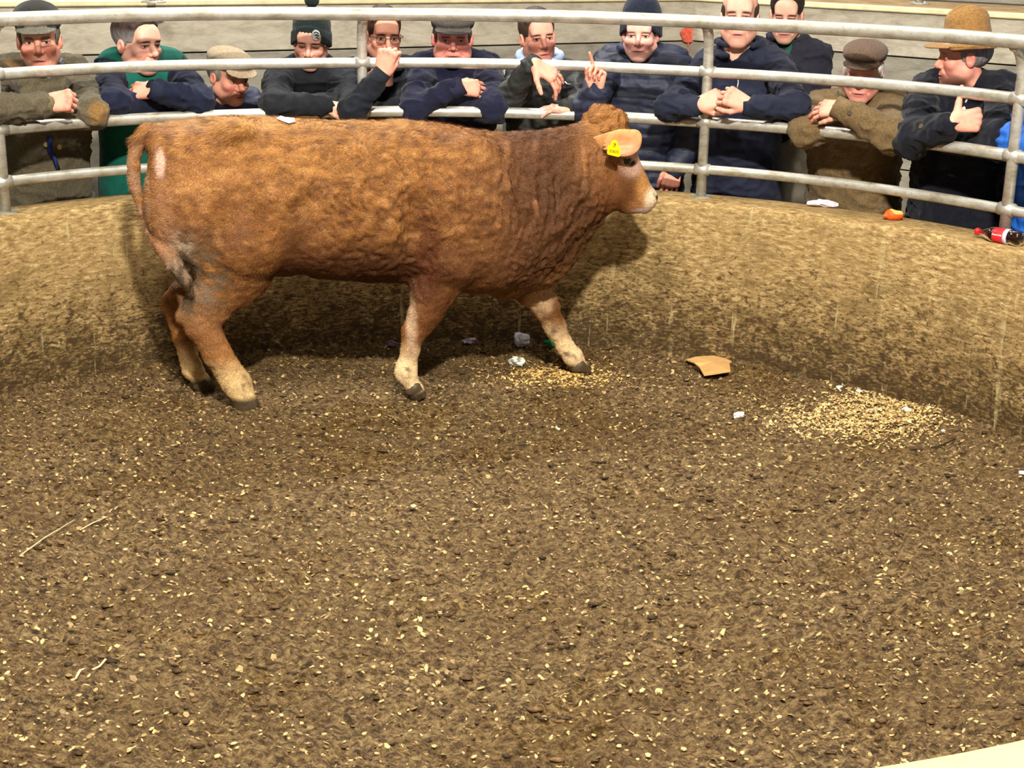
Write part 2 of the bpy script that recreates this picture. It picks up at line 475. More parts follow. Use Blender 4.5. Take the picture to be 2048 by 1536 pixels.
def terrace():
    root = bpy.data.objects.new('wall_back', None); COL.objects.link(root); root['kind'] = 'structure'
    for A, B in ((P0, P1), (P1, P2)):
        zj = [FLOOR_OUT, 0.41 if A is P0 else 0.615, 1.25, 1.495]
        d = (B - A); L = np.linalg.norm(d); d = d / L; nrm = np.array([d[1], -d[0]])       # towards the ring
        R = np.array([[d[0], nrm[0], 0], [d[1], nrm[1], 0], [0, 0, 1.0]])
        mid = (A + B) / 2
        for k in range(len(zj) - 1):
            z0, z1 = zj[k], zj[k + 1]
            set_ = 0.0 if k == 2 else -0.008
            m = MB(); c = mid - nrm * (0.03 - set_)
            m.box((c[0], c[1], (z0 + z1) / 2), (L + 0.04, 0.05, z1 - z0 - 0.008), R, 0.003)
            m.build('board', BOARD if k == 2 else BOARDD, root)
        # backing so that the joints read dark
        m = MB(); c = mid - nrm * 0.10
        m.box((c[0], c[1], 0.69), (L + 0.02, 0.06, 1.56), R); m.build('backing', mat('dark_gap', (30, 26, 22)), root)
        m = MB(); c = mid - nrm * 0.045
        m.box((c[0], c[1], 1.508), (L + 0.06, 0.11, 0.03), R, 0.006); m.build('step_edge', CAPB, root)
        for q in range(5):
            m = MB(); c = mid - nrm * (0.18 + 0.163 * q)
            m.box((c[0], c[1], 1.505), (L + 0.1 + 0.1 * q, 0.155, 0.03), R, 0.004); m.build('plank', TREAD, root)
        for k, (z0, z1) in enumerate(((1.525, 1.71), (1.72, 1.90))):
            m = MB(); c = mid - nrm * 0.95
            m.box((c[0], c[1], (z0 + z1) / 2), (L + 1.25, 0.05, z1 - z0), R, 0.004); m.build('board', BOARDD, root)
        m = MB(); c = mid - nrm * 1.35
        m.box((c[0], c[1], 1.915), (L + 1.3, 0.8, 0.03), R, 0.004); m.build('plank', TREAD, root)
    return root
TERR = terrace()
b = MB(); b.box((0, 13.5, 2.4), (26, .12, 5.0)); tag(b.build('wall_far', mat('grey_shed_cladding', (104, 104, 100), rough=.7, var=.12, scale=3, stretch=(6, 1, .3))), kind='structure')

# ================================================================== THE RAILING
def steel_mat():
    m, t, b, tc = new_mat('galvanised_steel')
    ob = tc.outputs['Object']
    n = noise(t, mapping(t, ob, (1, 1, 2)), 9, 7, 0.7)
    n2 = noise(t, ob, 60, 4, 0.6)
    c = ramp(t, n, [(0.3, lin((146, 138, 114))), (0.5, lin((192, 189, 176))), (0.7, lin((224, 224, 218)))])
    c = mixc(t, ramp(t, n2, [(0.60, (0, 0, 0)), (0.75, (0.5,) * 3)]), c, lin((110, 92, 60)))
    t.links.new(c, b.inputs['Base Color']); b.inputs['Metallic'].default_value = 0.55
    t.links.new(ramp(t, n, [(0.3, (0.5,) * 3), (0.7, (0.3,) * 3)]), b.inputs['Roughness'])
    bump(t, b, n2, 0.15, 0.003)
    return m
STEEL = steel_mat()
def railing():
    root = thing('ring_railing', 'galvanised four-rail tubular railing curving along the top of the ring wall', 'railing', ring_pt(RR, 0, HW))
    A0, A1 = -1.62, 1.62
    for k, z in enumerate(ZR):
        r = RT1 if k == 0 else RR; rad = 0.0285 if k == 0 else (0.0245, 0.0255, 0.022)[k - 1]
        m = MB(); m.tube([ring_pt(r, a, z + 0.0015 * math.sin(a * 9 + k)) for a in np.linspace(A0, A1, 97)], rad, 16)
        m.build('top_rail' if k == 0 else 'rail', STEEL, root, True)
    for px, py in ((10, 412), (727, 372), (1402, 386), (2008, 470)):
        a = ang(at_r(px, py, RR)); posts.append(a)
    d = posts[1] - posts[0]
    for a in posts + [posts[0] - d, posts[3] + d]:
        m = MB(); pts = [ring_pt(RR, a, HW - 0.004), ring_pt(RR, a, 1.30), ring_pt(RR, a, 1.38)]
        for q in np.linspace(0.2, 1, 6): pts.append(ring_pt(RR + (RT1 - RR) * (1 - math.cos(q * PI / 2)), a, 1.38 + (ZR[0] - 1.395) * math.sin(q * PI / 2)))
        m.tube(pts, 0.0235, 14)
        p = m.build('post', STEEL, root, True)
        f = MB(); f.tube([ring_pt(RR, a, HW - 0.002), ring_pt(RR, a, HW + 0.008)], 0.05, 20); f.build('foot_plate', STEEL, p)
        for z in ZR[1:]:
            w = MB(); w.tube([ring_pt(RR, a - 0.013, z), ring_pt(RR, a + 0.013, z)], 0.0275, 14); w.build('weld_collar', STEEL, p, True)
    return root
posts = []
railing()

# ================================================================== THE BULLOCK
def S_plane():
    th = math.radians(12.5)
    o = (at_z(485, 822, 0) + at_z(1158, 747, 0) + at_z(820, 792, 0) + at_z(400, 780, 0)) / 4
    return o, np.array([math.cos(th), math.sin(th), 0]), np.array([-math.sin(th), math.cos(th), 0])
CO, CU, CW = S_plane()
def S(px, py, v=0.0):           # pixel -> local (u, v, z) on the bullock's plane at side offset v (negative = near side)
    p = at_plane(px, py, CO + CW * v, CW) - CO
    return np.array([p @ CU, v, p[2]])
def cow_world(P): return CO + np.outer(P[:, 0], CU) + np.outer(P[:, 1], CW) + np.outer(P[:, 2], [0, 0, 1])
PX = 0.00213                    # metres per pixel at the bullock

def bullock():
    root = thing('bullock', 'orange-brown bullock with a yellow ear tag walking to the right along the ring wall', 'bullock', tuple(CO))
    vol = Vol(S(248, 240)[[0, 1, 2]] * [1, 0, 0] + [0, -0.40, -0.03], [S(1330, 240)[0], 0.40, 1.34], 0.0088)
    st = [(293, 290, 385, .07), (299, 268, 430, .12), (314, 250, 468, .17), (345, 241, 500, .205), (395, 236, 530, .235), (450, 232, 548, .25), (520, 232, 547, .262),
          (580, 236, 548, .272), (660, 240, 556, .285), (740, 241, 562, .29), (820, 241, 562, .28), (880, 246, 572, .262), (940, 256, 586, .245),
          (1000, 266, 584, .225), (1050, 262, 574, .205), (1090, 258, 556, .178), (1120, 255, 528, .155), (1150, 250, 490, .135), (1180, 242, 462, .118), (1205, 245, 440, .10), (1222, 262, 415, .06)]
    us = np.array([S(a, b)[0] for a, b, c, w in st]); tp = np.array([S(a, b)[2] for a, b, c, w in st])
    bt = np.array([S(a, c)[2] for a, b, c, w in st]); wd = np.array([w for a, b, c, w in st])
    U = vol.ax[0]; T = np.interp(U, us, tp); B = np.interp(U, us, bt); Wd = np.interp(U, us, wd)
    ker = np.array([1, 2, 3, 2, 1]) / 9.0
    T, B, Wd = (np.convolve(np.pad(q, 2, mode='edge'), ker, 'valid') for q in (T, B, Wd))
    hh = np.maximum((T - B) / 2, 0.02)[:, None, None]; zc = ((T + B) / 2)[:, None, None]; w = Wd[:, None, None]
    z = vol.ax[2][None, None, :]; y = vol.ax[1][None, :, None]
    zn = (z - zc) / hh
    w = w * (1 - 0.16 * np.clip(zn, 0, 1)**2)          # narrower along the back
    rho = (np.abs(y / w)**2.3 + np.abs(zn)**2.3)**(1 / 2.3)
    d = (rho - 1) * np.minimum(w, hh)
    e = np.maximum(us[0] - U, U - us[-1])[:, None, None]
    d = np.where(e > 0, np.maximum(d, e), d)
    vol.D[:] = np.minimum(d, 0.25)
    flat = lambda f: (np.array([0, 1.0, 0]), f)
    for sg in (-1, 1):          # haunch, hip and pin bones, shoulder, both sides
        vol.ell(S(415, 400, sg * .13), (.25, .12, .28), .05)
        vol.ell(S(497, 482, sg * .175), (.165, .105, .165), .022)
        vol.ell(S(470, 262, sg * .17), (.07, .05, .045), .05)
        vol.ell(S(318, 285, sg * .085), (.055, .045, .05), .04)
        vol.ell(S(945, 400, sg * .155), (.17, .085, .26), .06)
        vol.ell(S(900, 525, sg * .17), (.13, .085, .10), .03)
        vol.ell(S(1000, 520, sg * .13), (.09, .07, .10), .04)
        vol.ell(S(612, 470, sg * .345), (.10, .09, .20), .07, sub=True)     # hollow flank
        vol.ell(S(835, 470, sg * .325), (.035, .07, .2), .06, sub=True)    # fold behind the shoulder
    # near hind leg
    v = -.135
    vol.cone(S(455, 470, v), S(465, 545, v), .155, .135, .05, flat=flat(1.7))
    vol.cone(S(470, 540, v), S(425, 608, v), .145, .088, .04, flat=flat(1.8))
    vol.chain([S(420, 600, v), S(405, 650, v), S(437, 712, v), S(472, 764, v), S(487, 796, v)], [.092, .070, .058, .060, .052], .02, flat(1.35))
    vol.cone(S(395, 590, v), S(366, 632, v), .04, .032, .02)               # point of the hock
    vol.cone(S(486, 796, v), S(492, 812, v), .05, .055, .01, flat=flat(1.1))
    # far hind leg
    v = .15
    vol.cone(S(460, 480, v), S(450, 545, v), .15, .12, .05, flat=flat(1.6))
    vol.cone(S(450, 540, v), S(375, 600, v), .12, .07, .03, flat=flat(1.5))
    vol.chain([S(365, 590, v), S(352, 612, v), S(366, 675, v), S(385, 738, v), S(400, 762, v)], [.060, .055, .042, .044, .036], .02, flat(1.2))
    vol.cone(S(360, 585, v), S(336, 597, v), .04, .028, .02)
    vol.cone(S(400, 760, v), S(408, 774, v), .040, .045, .01)
    # near fore leg
    v = -.135
    vol.chain([S(900, 520, v), S(868, 575, v), S(852, 622, v), S(827, 664, v), S(820, 700, v), S(812, 742, v), S(822, 768, v)],
              [.13, .100, .072, .049, .037, .045, .034], .03, flat(1.35))
    vol.cone(S(842, 565, v), S(838, 590, v), .035, .03, .02)
    vol.cone(S(868, 610, v), S(850, 660, v), .05, .025, .03, flat=flat(1.6))
    vol.cone(S(820, 765, v), S(832, 784, v), .034, .042, .01)
    # far fore leg, stretched forward
    v = .13
    vol.chain([S(1035, 530, v), S(1062, 572, v), S(1092, 615, v), S(1110, 655, v), S(1130, 692, v), S(1147, 715, v), S(1153, 729, v)],
              [.12, .082, .056, .046, .036, .041, .036], .03, flat(1.2))
    vol.cone(S(1153, 727, v), S(1166, 737, v), .037, .034, .01)
    # brisket and dewlap
    vol.chain([S(1185, 445), S(1150, 475), S(1122, 512), S(1085, 545), S(1010, 568)], [.03, .045, .05, .055, .06], .06, flat(1.2))
    # head
    vol.ell(S(1222, 290), (.105, .098, .105), .03)
    vol.cone(S(1200, 300), S(1215, 370), .115, .10, .05, flat=flat(1.1))
    vol.cone(S(1234, 318), S(1290, 397), .086, .049, .03, flat=flat(1.05))
    vol.cone(S(1222, 380), S(1262, 402), .088, .050, .03, flat=flat(1.25))
    vol.cone(S(1252, 410), S(1290, 414), .038, .029, .015)
    vol.ell(S(1297, 396), (.038, .050, .046), .012)
    vol.ell(S(1210, 234), (.075, .07, .052), .03)                          # woolly poll
    vol.ell(S(1240, 240), (.035, .05, .03), .02)
    for sg in (-1, 1):
        vol.ell(S(1250, 310, sg * .088), (.045, .022, .036), .02)          # brow over the eye
        vol.ell(S(1254, 321, sg * .118), (.021, .020, .013), .010, sub=True)
        vol.ell(S(1309, 392, sg * .030), (.008, .012, .012), .006, sub=True)
        vol.ell(S(1212, 258, sg * .088), (.022, .024, .024), .01)
    vol.cone(S(1308, 409, -.06), S(1262, 410, -.075), .004, .004, .006, sub=True)   # mouth line
    vol.cone(S(304, 300), S(279, 378), .026, .012, .012, flat=(np.array([0, 1.0, 0]), .08), sub=True)
    # tail
    tl = [(318, 262, 0), (292, 264, -.01), (274, 288, -.02), (266, 330, -.03), (272, 378, -.04), (286, 420, -.05), (300, 458, -.08), (322, 496, -.15), (350, 530, -.215), (372, 562, -.225), (385, 592, -.20)]
    vol.chain([S(a, b, c) for a, b, c in tl], [.035, .036, .033, .029, .024, .020, .021, .030, .034, .026, .010], .008)
    vol.ell(S(325, 318, -.02), (.022, .045, .05), .01)                     # soft rump below the tail
    V, F = vol.net()
    N = normals(V, F)
    # ---- coat relief
    px_u = lambda x, y=400: S(x, y)[0]
    def blob(x, y, rx, ry, soft=1.0):
        c = S(x, y); q = ((V[:, 0] - c[0]) / (rx * PX))**2 + ((V[:, 2] - c[2]) / (ry * PX))**2
        return np.clip(1.5 - q, 0, 1)**0.8 * soft if False else 1 / (1 + np.exp((np.sqrt(q) - 1) * 6 / max(soft, .2)))
    neck = blob(1110, 400, 130, 190, 1.2)
    legs = np.clip((0.42 - V[:, 2]) / 0.15, 0, 1)
    p = V.copy()
    p2 = p + 0.03 * np.stack([vnoise(p * 9), vnoise(p * 9 + 9), vnoise(p * 9 + 20)], 1)
    fold = 1 - np.abs(vnoise(p2 * [30, 20, 9]))                            # upright creases on the neck
    fine = fbm(p2 * [46, 46, 60], 3, 0.6)
    mid = fbm(p * 11, 3)
    hd = blob(1262, 360, 62, 75, 0.7)
    rid = (1 - np.abs(fbm(p2 * [26, 20, 15], 3, .6)) * 2.2).clip(0, 1)**2
    flank = blob(780, 420, 130, 130, 1.3) + .45 * blob(640, 330, 160, 90, 1.3) + .5 * blob(960, 340, 90, 70, 1.2)
    disp = fine * 0.0045 * (1 - .7 * hd) + mid * 0.006 * (1 - hd) * (1 - .6 * legs) + neck * (1 - hd) * ((fold - .6) * 0.016 + fine * .006)
    disp -= rid * (.011 * np.clip(flank, 0, 1) + .007 * neck + .002) * (1 - hd)
    tuft = blob(1205, 228, 48, 20, .6)
    disp += tuft * (0.030 * fbm(p * 30, 2) + .006)
    mane = blob(1075, 258, 90, 14, .8)
    disp += mane * 0.016 * np.maximum(fbm(p * [34, 34, 20], 2), -.2)
    side = (V[:, 1] < 0)
    disp -= 0.010 * np.exp(-((np.abs(V[:, 0] - px_u(835)) / .02)**2)) * ((V[:, 2] > .6) & (V[:, 2] < 1.0))
    for k, x in enumerate((640, 680, 722, 765, 805)):                      # faint ribs
        disp += 0.0035 * np.cos(np.clip((V[:, 0] - px_u(x) - 0.12 * (V[:, 2] - .85)) / .035, -PI, PI)) * blob(730, 420, 110, 90, 1.3)
    disp -= 0.012 * blob(600, 500, 18, 60, 1)
    V = V + N * disp[:, None]
    N = normals(V, F)
    # ---- coat colours, with shade painted in at belly, creases and hollows
    L = lambda *c: np.array(lin(c))
    C = np.tile(L(150, 99, 48), (len(V), 1))
    def paint(f, col, a=1.0):
        nonlocal C
        f = np.clip(f * a, 0, 1)[:, None]; C = C * (1 - f) + np.array(col) * f
    lowf = fbm(p * 4, 3); hi = fbm(p * [24, 24, 40], 3, .6)
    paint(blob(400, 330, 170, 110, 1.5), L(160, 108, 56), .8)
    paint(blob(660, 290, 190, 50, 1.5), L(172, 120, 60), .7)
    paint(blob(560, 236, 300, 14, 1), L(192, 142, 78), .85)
    paint(blob(950, 380, 80, 120, 1.5), L(150, 98, 54), .6)
    paint(np.clip(lowf * 1.6, 0, 1), L(118, 72, 32), .65)
    paint(np.clip(hi * 2.2 - .1, 0, 1), L(100, 62, 32), .7)
    paint(np.clip(-hi * 2.2 - .2, 0, 1), L(200, 148, 86), .6)
    paint(blob(720, 535, 190, 55, 1.4), L(78, 42, 20), .9)  # dark reddish belly hair, with underside shade painted in too
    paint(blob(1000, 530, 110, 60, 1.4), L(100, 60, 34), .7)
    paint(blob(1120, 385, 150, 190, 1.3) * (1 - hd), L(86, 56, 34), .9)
    paint(blob(1060, 300, 60, 90, 1.3), L(88, 56, 36), .5)
    paint(blob(700, 520, 170, 62, 1.6), L(74, 40, 20), .6)  # more of the belly hair and its painted underside shade
    paint(blob(585, 480, 22, 80, 1.2), L(84, 48, 24), .6)  # shade of the flank hollow, put into the colour
    paint(blob(385, 455, 80, 22, 1.5), L(92, 54, 30), .45)  # shade of the thigh crease, put into the colour
    paint(neck * np.clip(1.4 * (vnoise(p2 * [34, 10, 7]) - .35) * 2, 0, 1) * (V[:, 2] > .75), L(196, 136, 86), .7)
    paint(neck * np.clip(.25 - fold + .35, 0, 1), L(70, 38, 22), .9)  # shade painted into the neck creases
    paint(rid * np.clip(flank + neck * .6, 0, 1), L(84, 50, 26), .6)  # hair partings, darkened as painted shade in the creases
    paint(blob(840, 500, 20, 90, 1), L(92, 48, 24), .7)  # painted shade along the fold behind the shoulder
    paint(blob(1200, 300, 60, 75, 1.0), L(160, 108, 62), .6)
    paint(blob(1205, 235, 50, 28, .8), L(178, 124, 66), .75)
    paint(blob(1225, 385, 50, 50, 1), L(122, 76, 42), .8)
    paint(blob(1288, 365, 22, 42, .8), L(206, 150, 84), .9)
    paint(blob(1256, 324, 26, 24, .8), L(222, 184, 160), .9)
    paint(blob(1254, 321, 9, 6, .5), L(30, 18, 14), 1)
    paint(blob(1300, 398, 18, 28, .6), L(238, 214, 178), .95)
    paint(blob(1285, 424, 30, 10, .6), L(210, 184, 172), .9)
    paint(blob(1310, 393, 4, 6, .5), L(20, 14, 12), 1)
    paint(blob(1240, 300, 8, 8, .8), L(150, 116, 90), .3)
    paint(blob(1225, 440, 60, 10, .6), L(60, 34, 18), .5)
    C = C * [.86, .87, .92]
    # legs: pale below, with muck
    paint(np.clip((S(820, 665)[2] + .03 * lowf - V[:, 2]) / .10, 0, 1) * (V[:, 0] > px_u(700)), L(232, 204, 158), .95)
    paint(blob(812, 640, 10, 60, .8) * side, L(190, 160, 130), .9)
    paint(blob(866, 625, 40, 60, .8) * side, L(104, 64, 34), .9)
    paint(blob(1090, 605, 30, 40, .8) * ~side, L(222, 190, 150), .6)
    hx = (V[:, 0] < px_u(600))
    paint(np.clip((S(450, 690)[2] - V[:, 2]) / .12, 0, 1) * hx, L(226, 194, 138), .95)
    paint(blob(430, 640, 60, 50, 1) * hx, L(150, 104, 66), .6)
    paint(blob(385, 530, 62, 75, 1) * hx * np.clip(.5 + hi * 2.5, 0, 1), L(110, 92, 70), .95)
    paint(blob(360, 490, 26, 46, 1) * hx * np.clip(.3 - hi * 3, 0, 1), L(196, 180, 158), .8)
    paint(blob(330, 470, 22, 120, 1) * hx, L(176, 130, 96), .5)
    paint(blob(321, 312, 9, 24, .7), L(232, 190, 170), .85)
    tail = (V[:, 0] < px_u(303)) & (V[:, 2] < S(300, 285)[2]); paint(tail * (.5 + .5 * np.clip(hi * 3, -1, 1)), L(158, 122, 92), .9)
    paint(blob(362, 548, 34, 58, .8) * hx * (V[:, 1] < -.14), L(112, 94, 74), .85)
    paint(blob(362, 548, 34, 58, .8) * hx * (vnoise(p * [60, 60, 14]) > .1) * (V[:, 1] < -.14), L(60, 48, 36), .7)
    paint(np.clip(fbm(p * 22 + 3, 3) * 3 - .7, 0, 1) * np.clip((.34 - V[:, 2]) / .1, 0, 1), L(92, 68, 44), .8)
    paint(np.clip((.060 - V[:, 2]) / .02, 0, 1), L(52, 42, 30), .95)                       # hooves
    m, t, b, tc = new_mat('cow_hair')
    at = nd(t, 'ShaderNodeAttribute', attribute_name='Col')
    ob = mapping(t, tc.outputs['Object'], (1, 1, 1.5))
    n = noise(t, ob, 150, 4, .65, .4)
    c = mixc(t, ramp(t, n, [(.35, (0, 0, 0)), (.65, (1, 1, 1))]), mixc(t, 1.0, at.outputs['Color'], (.62, .58, .55), 'MULTIPLY'), mixc(t, 1.0, at.outputs['Color'], (1.22, 1.18, 1.12), 'MULTIPLY'))
    t.links.new(c, b.inputs['Base Color']); b.inputs['Roughness'].default_value = .62
    b.inputs['Specular IOR Level'].default_value = .18
    bump(t, b, n, .6, .008)
    Wd3 = cow_world(V)
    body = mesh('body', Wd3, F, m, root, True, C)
    # ---- short lying hair, strand by strand
    NH = 110000
    tri = V[F[:, :3]]; ar = np.linalg.norm(np.cross(tri[:, 1] - tri[:, 0], tri[:, 2] - tri[:, 0]), axis=1)
    fc = V[F].mean(1); wgt = ar * np.where(fc[:, 1] > .1, .25, 1.0) * np.where(fc[:, 2] < .07, 0, 1.0)
    mz = S(1302, 402); wgt *= (np.hypot(fc[:, 0] - mz[0], fc[:, 2] - mz[2]) > .05)
    ez = S(1254, 321); wgt *= (np.hypot(fc[:, 0] - ez[0], fc[:, 2] - ez[2]) > .035)
    pick = rng.choice(len(F), NH, p=wgt / wgt.sum())
    wq = rng.dirichlet([1, 1, 1, 1], NH)
    P = (V[F[pick]] * wq[:, :, None]).sum(1); Nn = N[F[pick, 0]]; Cc = C[F[pick, 0]]
    fl = np.tile([-1.0, 0, -.75], (NH, 1)) + 1.1 * np.stack([vnoise(P * 12), vnoise(P * 12 + 7), vnoise(P * 12 + 30)], 1) + rng.normal(0, .25, (NH, 3))
    fl -= Nn * (fl * Nn).sum(1, keepdims=True); fl /= np.linalg.norm(fl, axis=1, keepdims=True) + 1e-9
    ln = rng.uniform(.007, .015, NH) * (1 + .9 * (P[:, 2] > 1.08)) * (1 - .5 * (P[:, 2] < .35)) * np.where(np.hypot(P[:, 0] - mz[0], P[:, 2] - mz[2]) < .2, .5, 1)
    lift = rng.uniform(.15, .5, NH)
    tip = P + (fl + Nn * lift[:, None]) * ln[:, None]
    sd = np.cross(fl, Nn) * 0.0008
    HV = np.stack([P - sd, P + sd, tip], 1).reshape(-1, 3); HF = np.arange(NH * 3).reshape(-1, 3)
    jit = rng.uniform(.6, 1.45, NH)[:, None]
    HC = np.repeat(np.clip(Cc * jit, 0, 1), 3, axis=0)
    fm = mat('cow_hair_strand', None, rough=.55, var=0, bstr=0, spec=.3)
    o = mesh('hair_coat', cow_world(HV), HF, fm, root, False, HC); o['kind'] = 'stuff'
    # ---- eye
    for sg in (-1, 1):
        c = S(1254, 321, sg * .090)
        vs = []; cc = []; nn = 16
        fs = []
        for i in range(nn + 1):
            for j in range(nn):
                a, q = PI * i / nn, 2 * PI * j / nn
                vs.append(c + .0200 * np.array([math.sin(a) * math.cos(q), math.cos(a), math.sin(a) * math.sin(q)]))
        for i in range(nn):
            for j in range(nn): fs.append([i * nn + j, i * nn + (j + 1) % nn, (i + 1) * nn + (j + 1) % nn, (i + 1) * nn + j])
        mesh('eye', cow_world(np.array(vs)), np.array(fs), mat('cow_eye', (22, 13, 9), rough=.08, var=0, bstr=0, spec=.8), root)
    # ---- hooves as horn caps in two claws
    hoof = mat('hoof_horn', (74, 60, 42), rough=.5, var=.2, scale=30, bstr=.2)
    for (x, y, v, tx, ty) in ((490, 806, -.135, 508, 822), (830, 778, -.135, 846, 792), (405, 768, .15, 420, 780), (1160, 733, .13, 1177, 747)):
        for s2 in (-.021, .021):
            hv = Vol(S(x, y, v + s2) - .1, S(x, y, v + s2) + .1, .005)
            a, e = S(x, y, v + s2), S(tx, ty, v + s2); e[2] = max(e[2], .014)
            hv.cone(a, e, .030, .014, .01, flat=(np.array([0, 1.0, 0]), 1.35)); hv.ell(a - [.015, 0, .012], (.026, .018, .018), .01)
            HVv, HFf = hv.net(); HVv[:, 2] = np.maximum(HVv[:, 2], 0.004)
            mesh('hoof', cow_world(HVv), HFf, hoof, root)
    # ---- ears
    earm = mat('ear_hide', None, rough=.7, var=.12, scale=40, bscale=150, bstr=.3)
    for sg in (-1, 1):
        va, vb, vc = sg * .085, sg * .15, sg * .175
        e = Vol(S(1160, 350, 0) - [0, .25, 0], S(1300, 230, 0) + [0, .25, .0], .0042)
        n_ = np.array([.25, -1.0 * -sg * -1, .15]); n_ = n_ / np.linalg.norm(n_)
        f5 = (n_, 5.0)
        e.cone(S(1192, 284, va), S(1224, 286, vb), .026, .050, .02, flat=f5)
        Re = np.stack([np.array([.97, -.10 * sg * -1, -.12]), n_, np.array([.12, .1, .98])], 1); Re, _ = np.linalg.qr(Re); Re = Re * np.sign(np.diag(Re))
        e.ell(S(1246, 286, vc), (.076, .0115, .060), .012, R=Re)
        e.ell(S(1268, 274, vc), (.030, .010, .030), .02, R=Re)
        e.ell(S(1242, 290, vc + sg * .014), (.060, .012, .042), .005, R=Re, sub=True)
        for q in range(3):
            e.cone(S(1208, 284 + 7 * q, vb + sg * .012), S(1254 + 4 * q, 272 + 11 * q, vc + sg * .006), .004, .0025, .006)
        EV, EF = e.net()
        EC = np.tile(L(206, 146, 92), (len(EV), 1)); cc = S(1236, 290)
        f = np.exp(-(((EV[:, 0] - cc[0]) / .07)**2 + ((EV[:, 2] - cc[2]) / .045)**2))[:, None]; EC = EC * (1 - f) + L(232, 170, 130) * f
        mesh('ear', cow_world(EV), EF, earm, root, True, EC)
    # ---- yellow tag in the near ear
    tagm = mat('yellow_tag_plastic', (246, 214, 10), rough=.35, var=.04, bstr=0, spec=.5)
    def outline(pts, v, th, name, m, par):
        k = len(pts); f = [S(a, b_, v) for a, b_ in pts]; r = [S(a, b_, v + th) for a, b_ in pts]
        Fq = [list(range(k)), list(range(k, 2 * k))[::-1]] + [[i, k + i, k + (i + 1) % k, (i + 1) % k] for i in range(k)]
        return mesh(name, cow_world(np.array(f + r)), Fq, m, par, False)
    tg = outline([(1223, 283), (1226, 280), (1231, 280), (1235, 284), (1236, 291), (1240, 293), (1241, 311), (1237, 314), (1216, 309), (1214, 306), (1216, 291), (1221, 290)][::-1], -.212, .004, 'ear_tag', tagm, root)
    st_ = MB(); a = S(1230, 285, -.205); e2 = S(1230, 285, -.160)
    st_.v = []; st_.f = []
    st_.tube(list(cow_world(np.array([S(1230, 285, -.218), S(1230, 285, -.165)]))), .006, 10); st_.build('tag_stud', tagm, tg, True)
    ink = mat('tag_ink', (120, 92, 8), rough=.6, var=0, bstr=0)
    def text(body, loc, xdir, updir, size, m, par, name='print', ext=.0006):
        cu = bpy.data.curves.new(name, 'FONT'); cu.body = body; cu.size = size; cu.extrude = ext; cu.align_x = 'CENTER'; cu.align_y = 'CENTER'
        o = bpy.data.objects.new(name, cu); COL.objects.link(o)
        dg = bpy.context.evaluated_depsgraph_get(); me = bpy.data.meshes.new_from_object(o.evaluated_get(dg))
        bpy.data.objects.remove(o); x = np.array(xdir, float); x /= np.linalg.norm(x); u = np.array(updir, float); u -= x * (u @ x); u /= np.linalg.norm(u); zz = np.cross(x, u)
        q = np.array([v.co[:] for v in me.vertices]); Wp = np.array(loc) + np.outer(q[:, 0], x) + np.outer(q[:, 1], u) + np.outer(q[:, 2], zz)
        fs = [list(pp.vertices) for pp in me.polygons]; bpy.data.meshes.remove(me)
        return mesh(name, Wp, fs, m, par, False)
    globals()['text'] = text
    text('00605', cow_world(S(1228, 303, -.2135)[None])[0], CU + [0, 0, -.12], (0, 0, 1), .017, ink, tg)
    text('05', cow_world(S(1229, 292, -.2135)[None])[0], CU, (0, 0, 1), .012, ink, tg)
    # ---- paper lot label stuck on the back
    lab = mat('white_paper', (238, 236, 228), rough=.6, var=.04, bstr=.1)
    k = [(553, 241), (562, 246), (578, 250), (590, 246), (590, 241), (572, 239), (560, 238)]
    rel = Wd3 - CAM; dep = rel @ FW; U2 = 1024 + FPX * (rel @ RT) / dep; V2 = 768 - FPX * (rel @ UP) / dep; kd = []
    for a, b_ in k:                    # settle on the hide, near edge of the back
        q = np.argmin((U2 - a)**2 + (V2 - b_)**2 + (dep - 6.05).clip(0, 9) * 60)
        kd.append(V[q] + [0, -.004, .012])
    kd = np.array(kd); n = len(kd)
    W2 = cow_world(np.concatenate([kd, kd - [0, 0, .004]]))
    mesh('lot_label', W2, [list(range(n))[::-1], list(range(n, 2 * n))] + [[i, (i + 1) % n, n + (i + 1) % n, n + i] for i in range(n)], lab, root, False)
    return root
bullock()

# ================================================================== THE BUYERS
SKIN = mat('skin', None, rough=.55, var=.05, scale=40, bscale=260, bstr=.12, sss=.12, spec=.35, bdist=.002)
HAIRM = mat('hair', None, rough=.6, var=.25, scale=90, bscale=260, bstr=.5, stretch=(1, 1, .35))
CLOTH = mat('cloth', None, rough=.85, var=.10, scale=30, bscale=300, bstr=.25, spec=.2, sheen=.05)
WOOL = mat('wool_tweed', None, rough=.95, var=.22, scale=140, bscale=420, bstr=.45, spec=.1, sheen=.1)
SHINY = mat('padded_nylon', None, rough=.62, var=.08, scale=20, bscale=200, bstr=.2, spec=.45)
L = lambda *c: np.array(lin(c))

def frame(f, up=(0, 0, 1)):
    """columns X, Y, Z with -Y = f"""
    f = np.array(f, float); f /= np.linalg.norm(f); y = -f
    x = np.cross(y, up); x /= np.linalg.norm(x); z = np.cross(x, y)
    return np.stack([x, y, z], 1)
def head_frame(pos, yaw, pitch, roll):
    f = CAM - pos; f[2] = 0; f /= np.linalg.norm(f)
    a = math.radians(yaw); c, s_ = math.cos(a), math.sin(a)
    # turning towards the right of the picture
    f = np.array([f[0] * c - f[1] * s_, f[0] * s_ + f[1] * c, 0])
    p = math.radians(pitch); f = f * math.cos(p) - np.array([0, 0, math.sin(p)])
    M = frame(f); r = math.radians(roll); c, s_ = math.cos(r), math.sin(r)
    x, z = M[:, 0] * c - M[:, 2] * s_, M[:, 0] * s_ + M[:, 2] * c
    return np.stack([x, M[:, 1], z], 1)

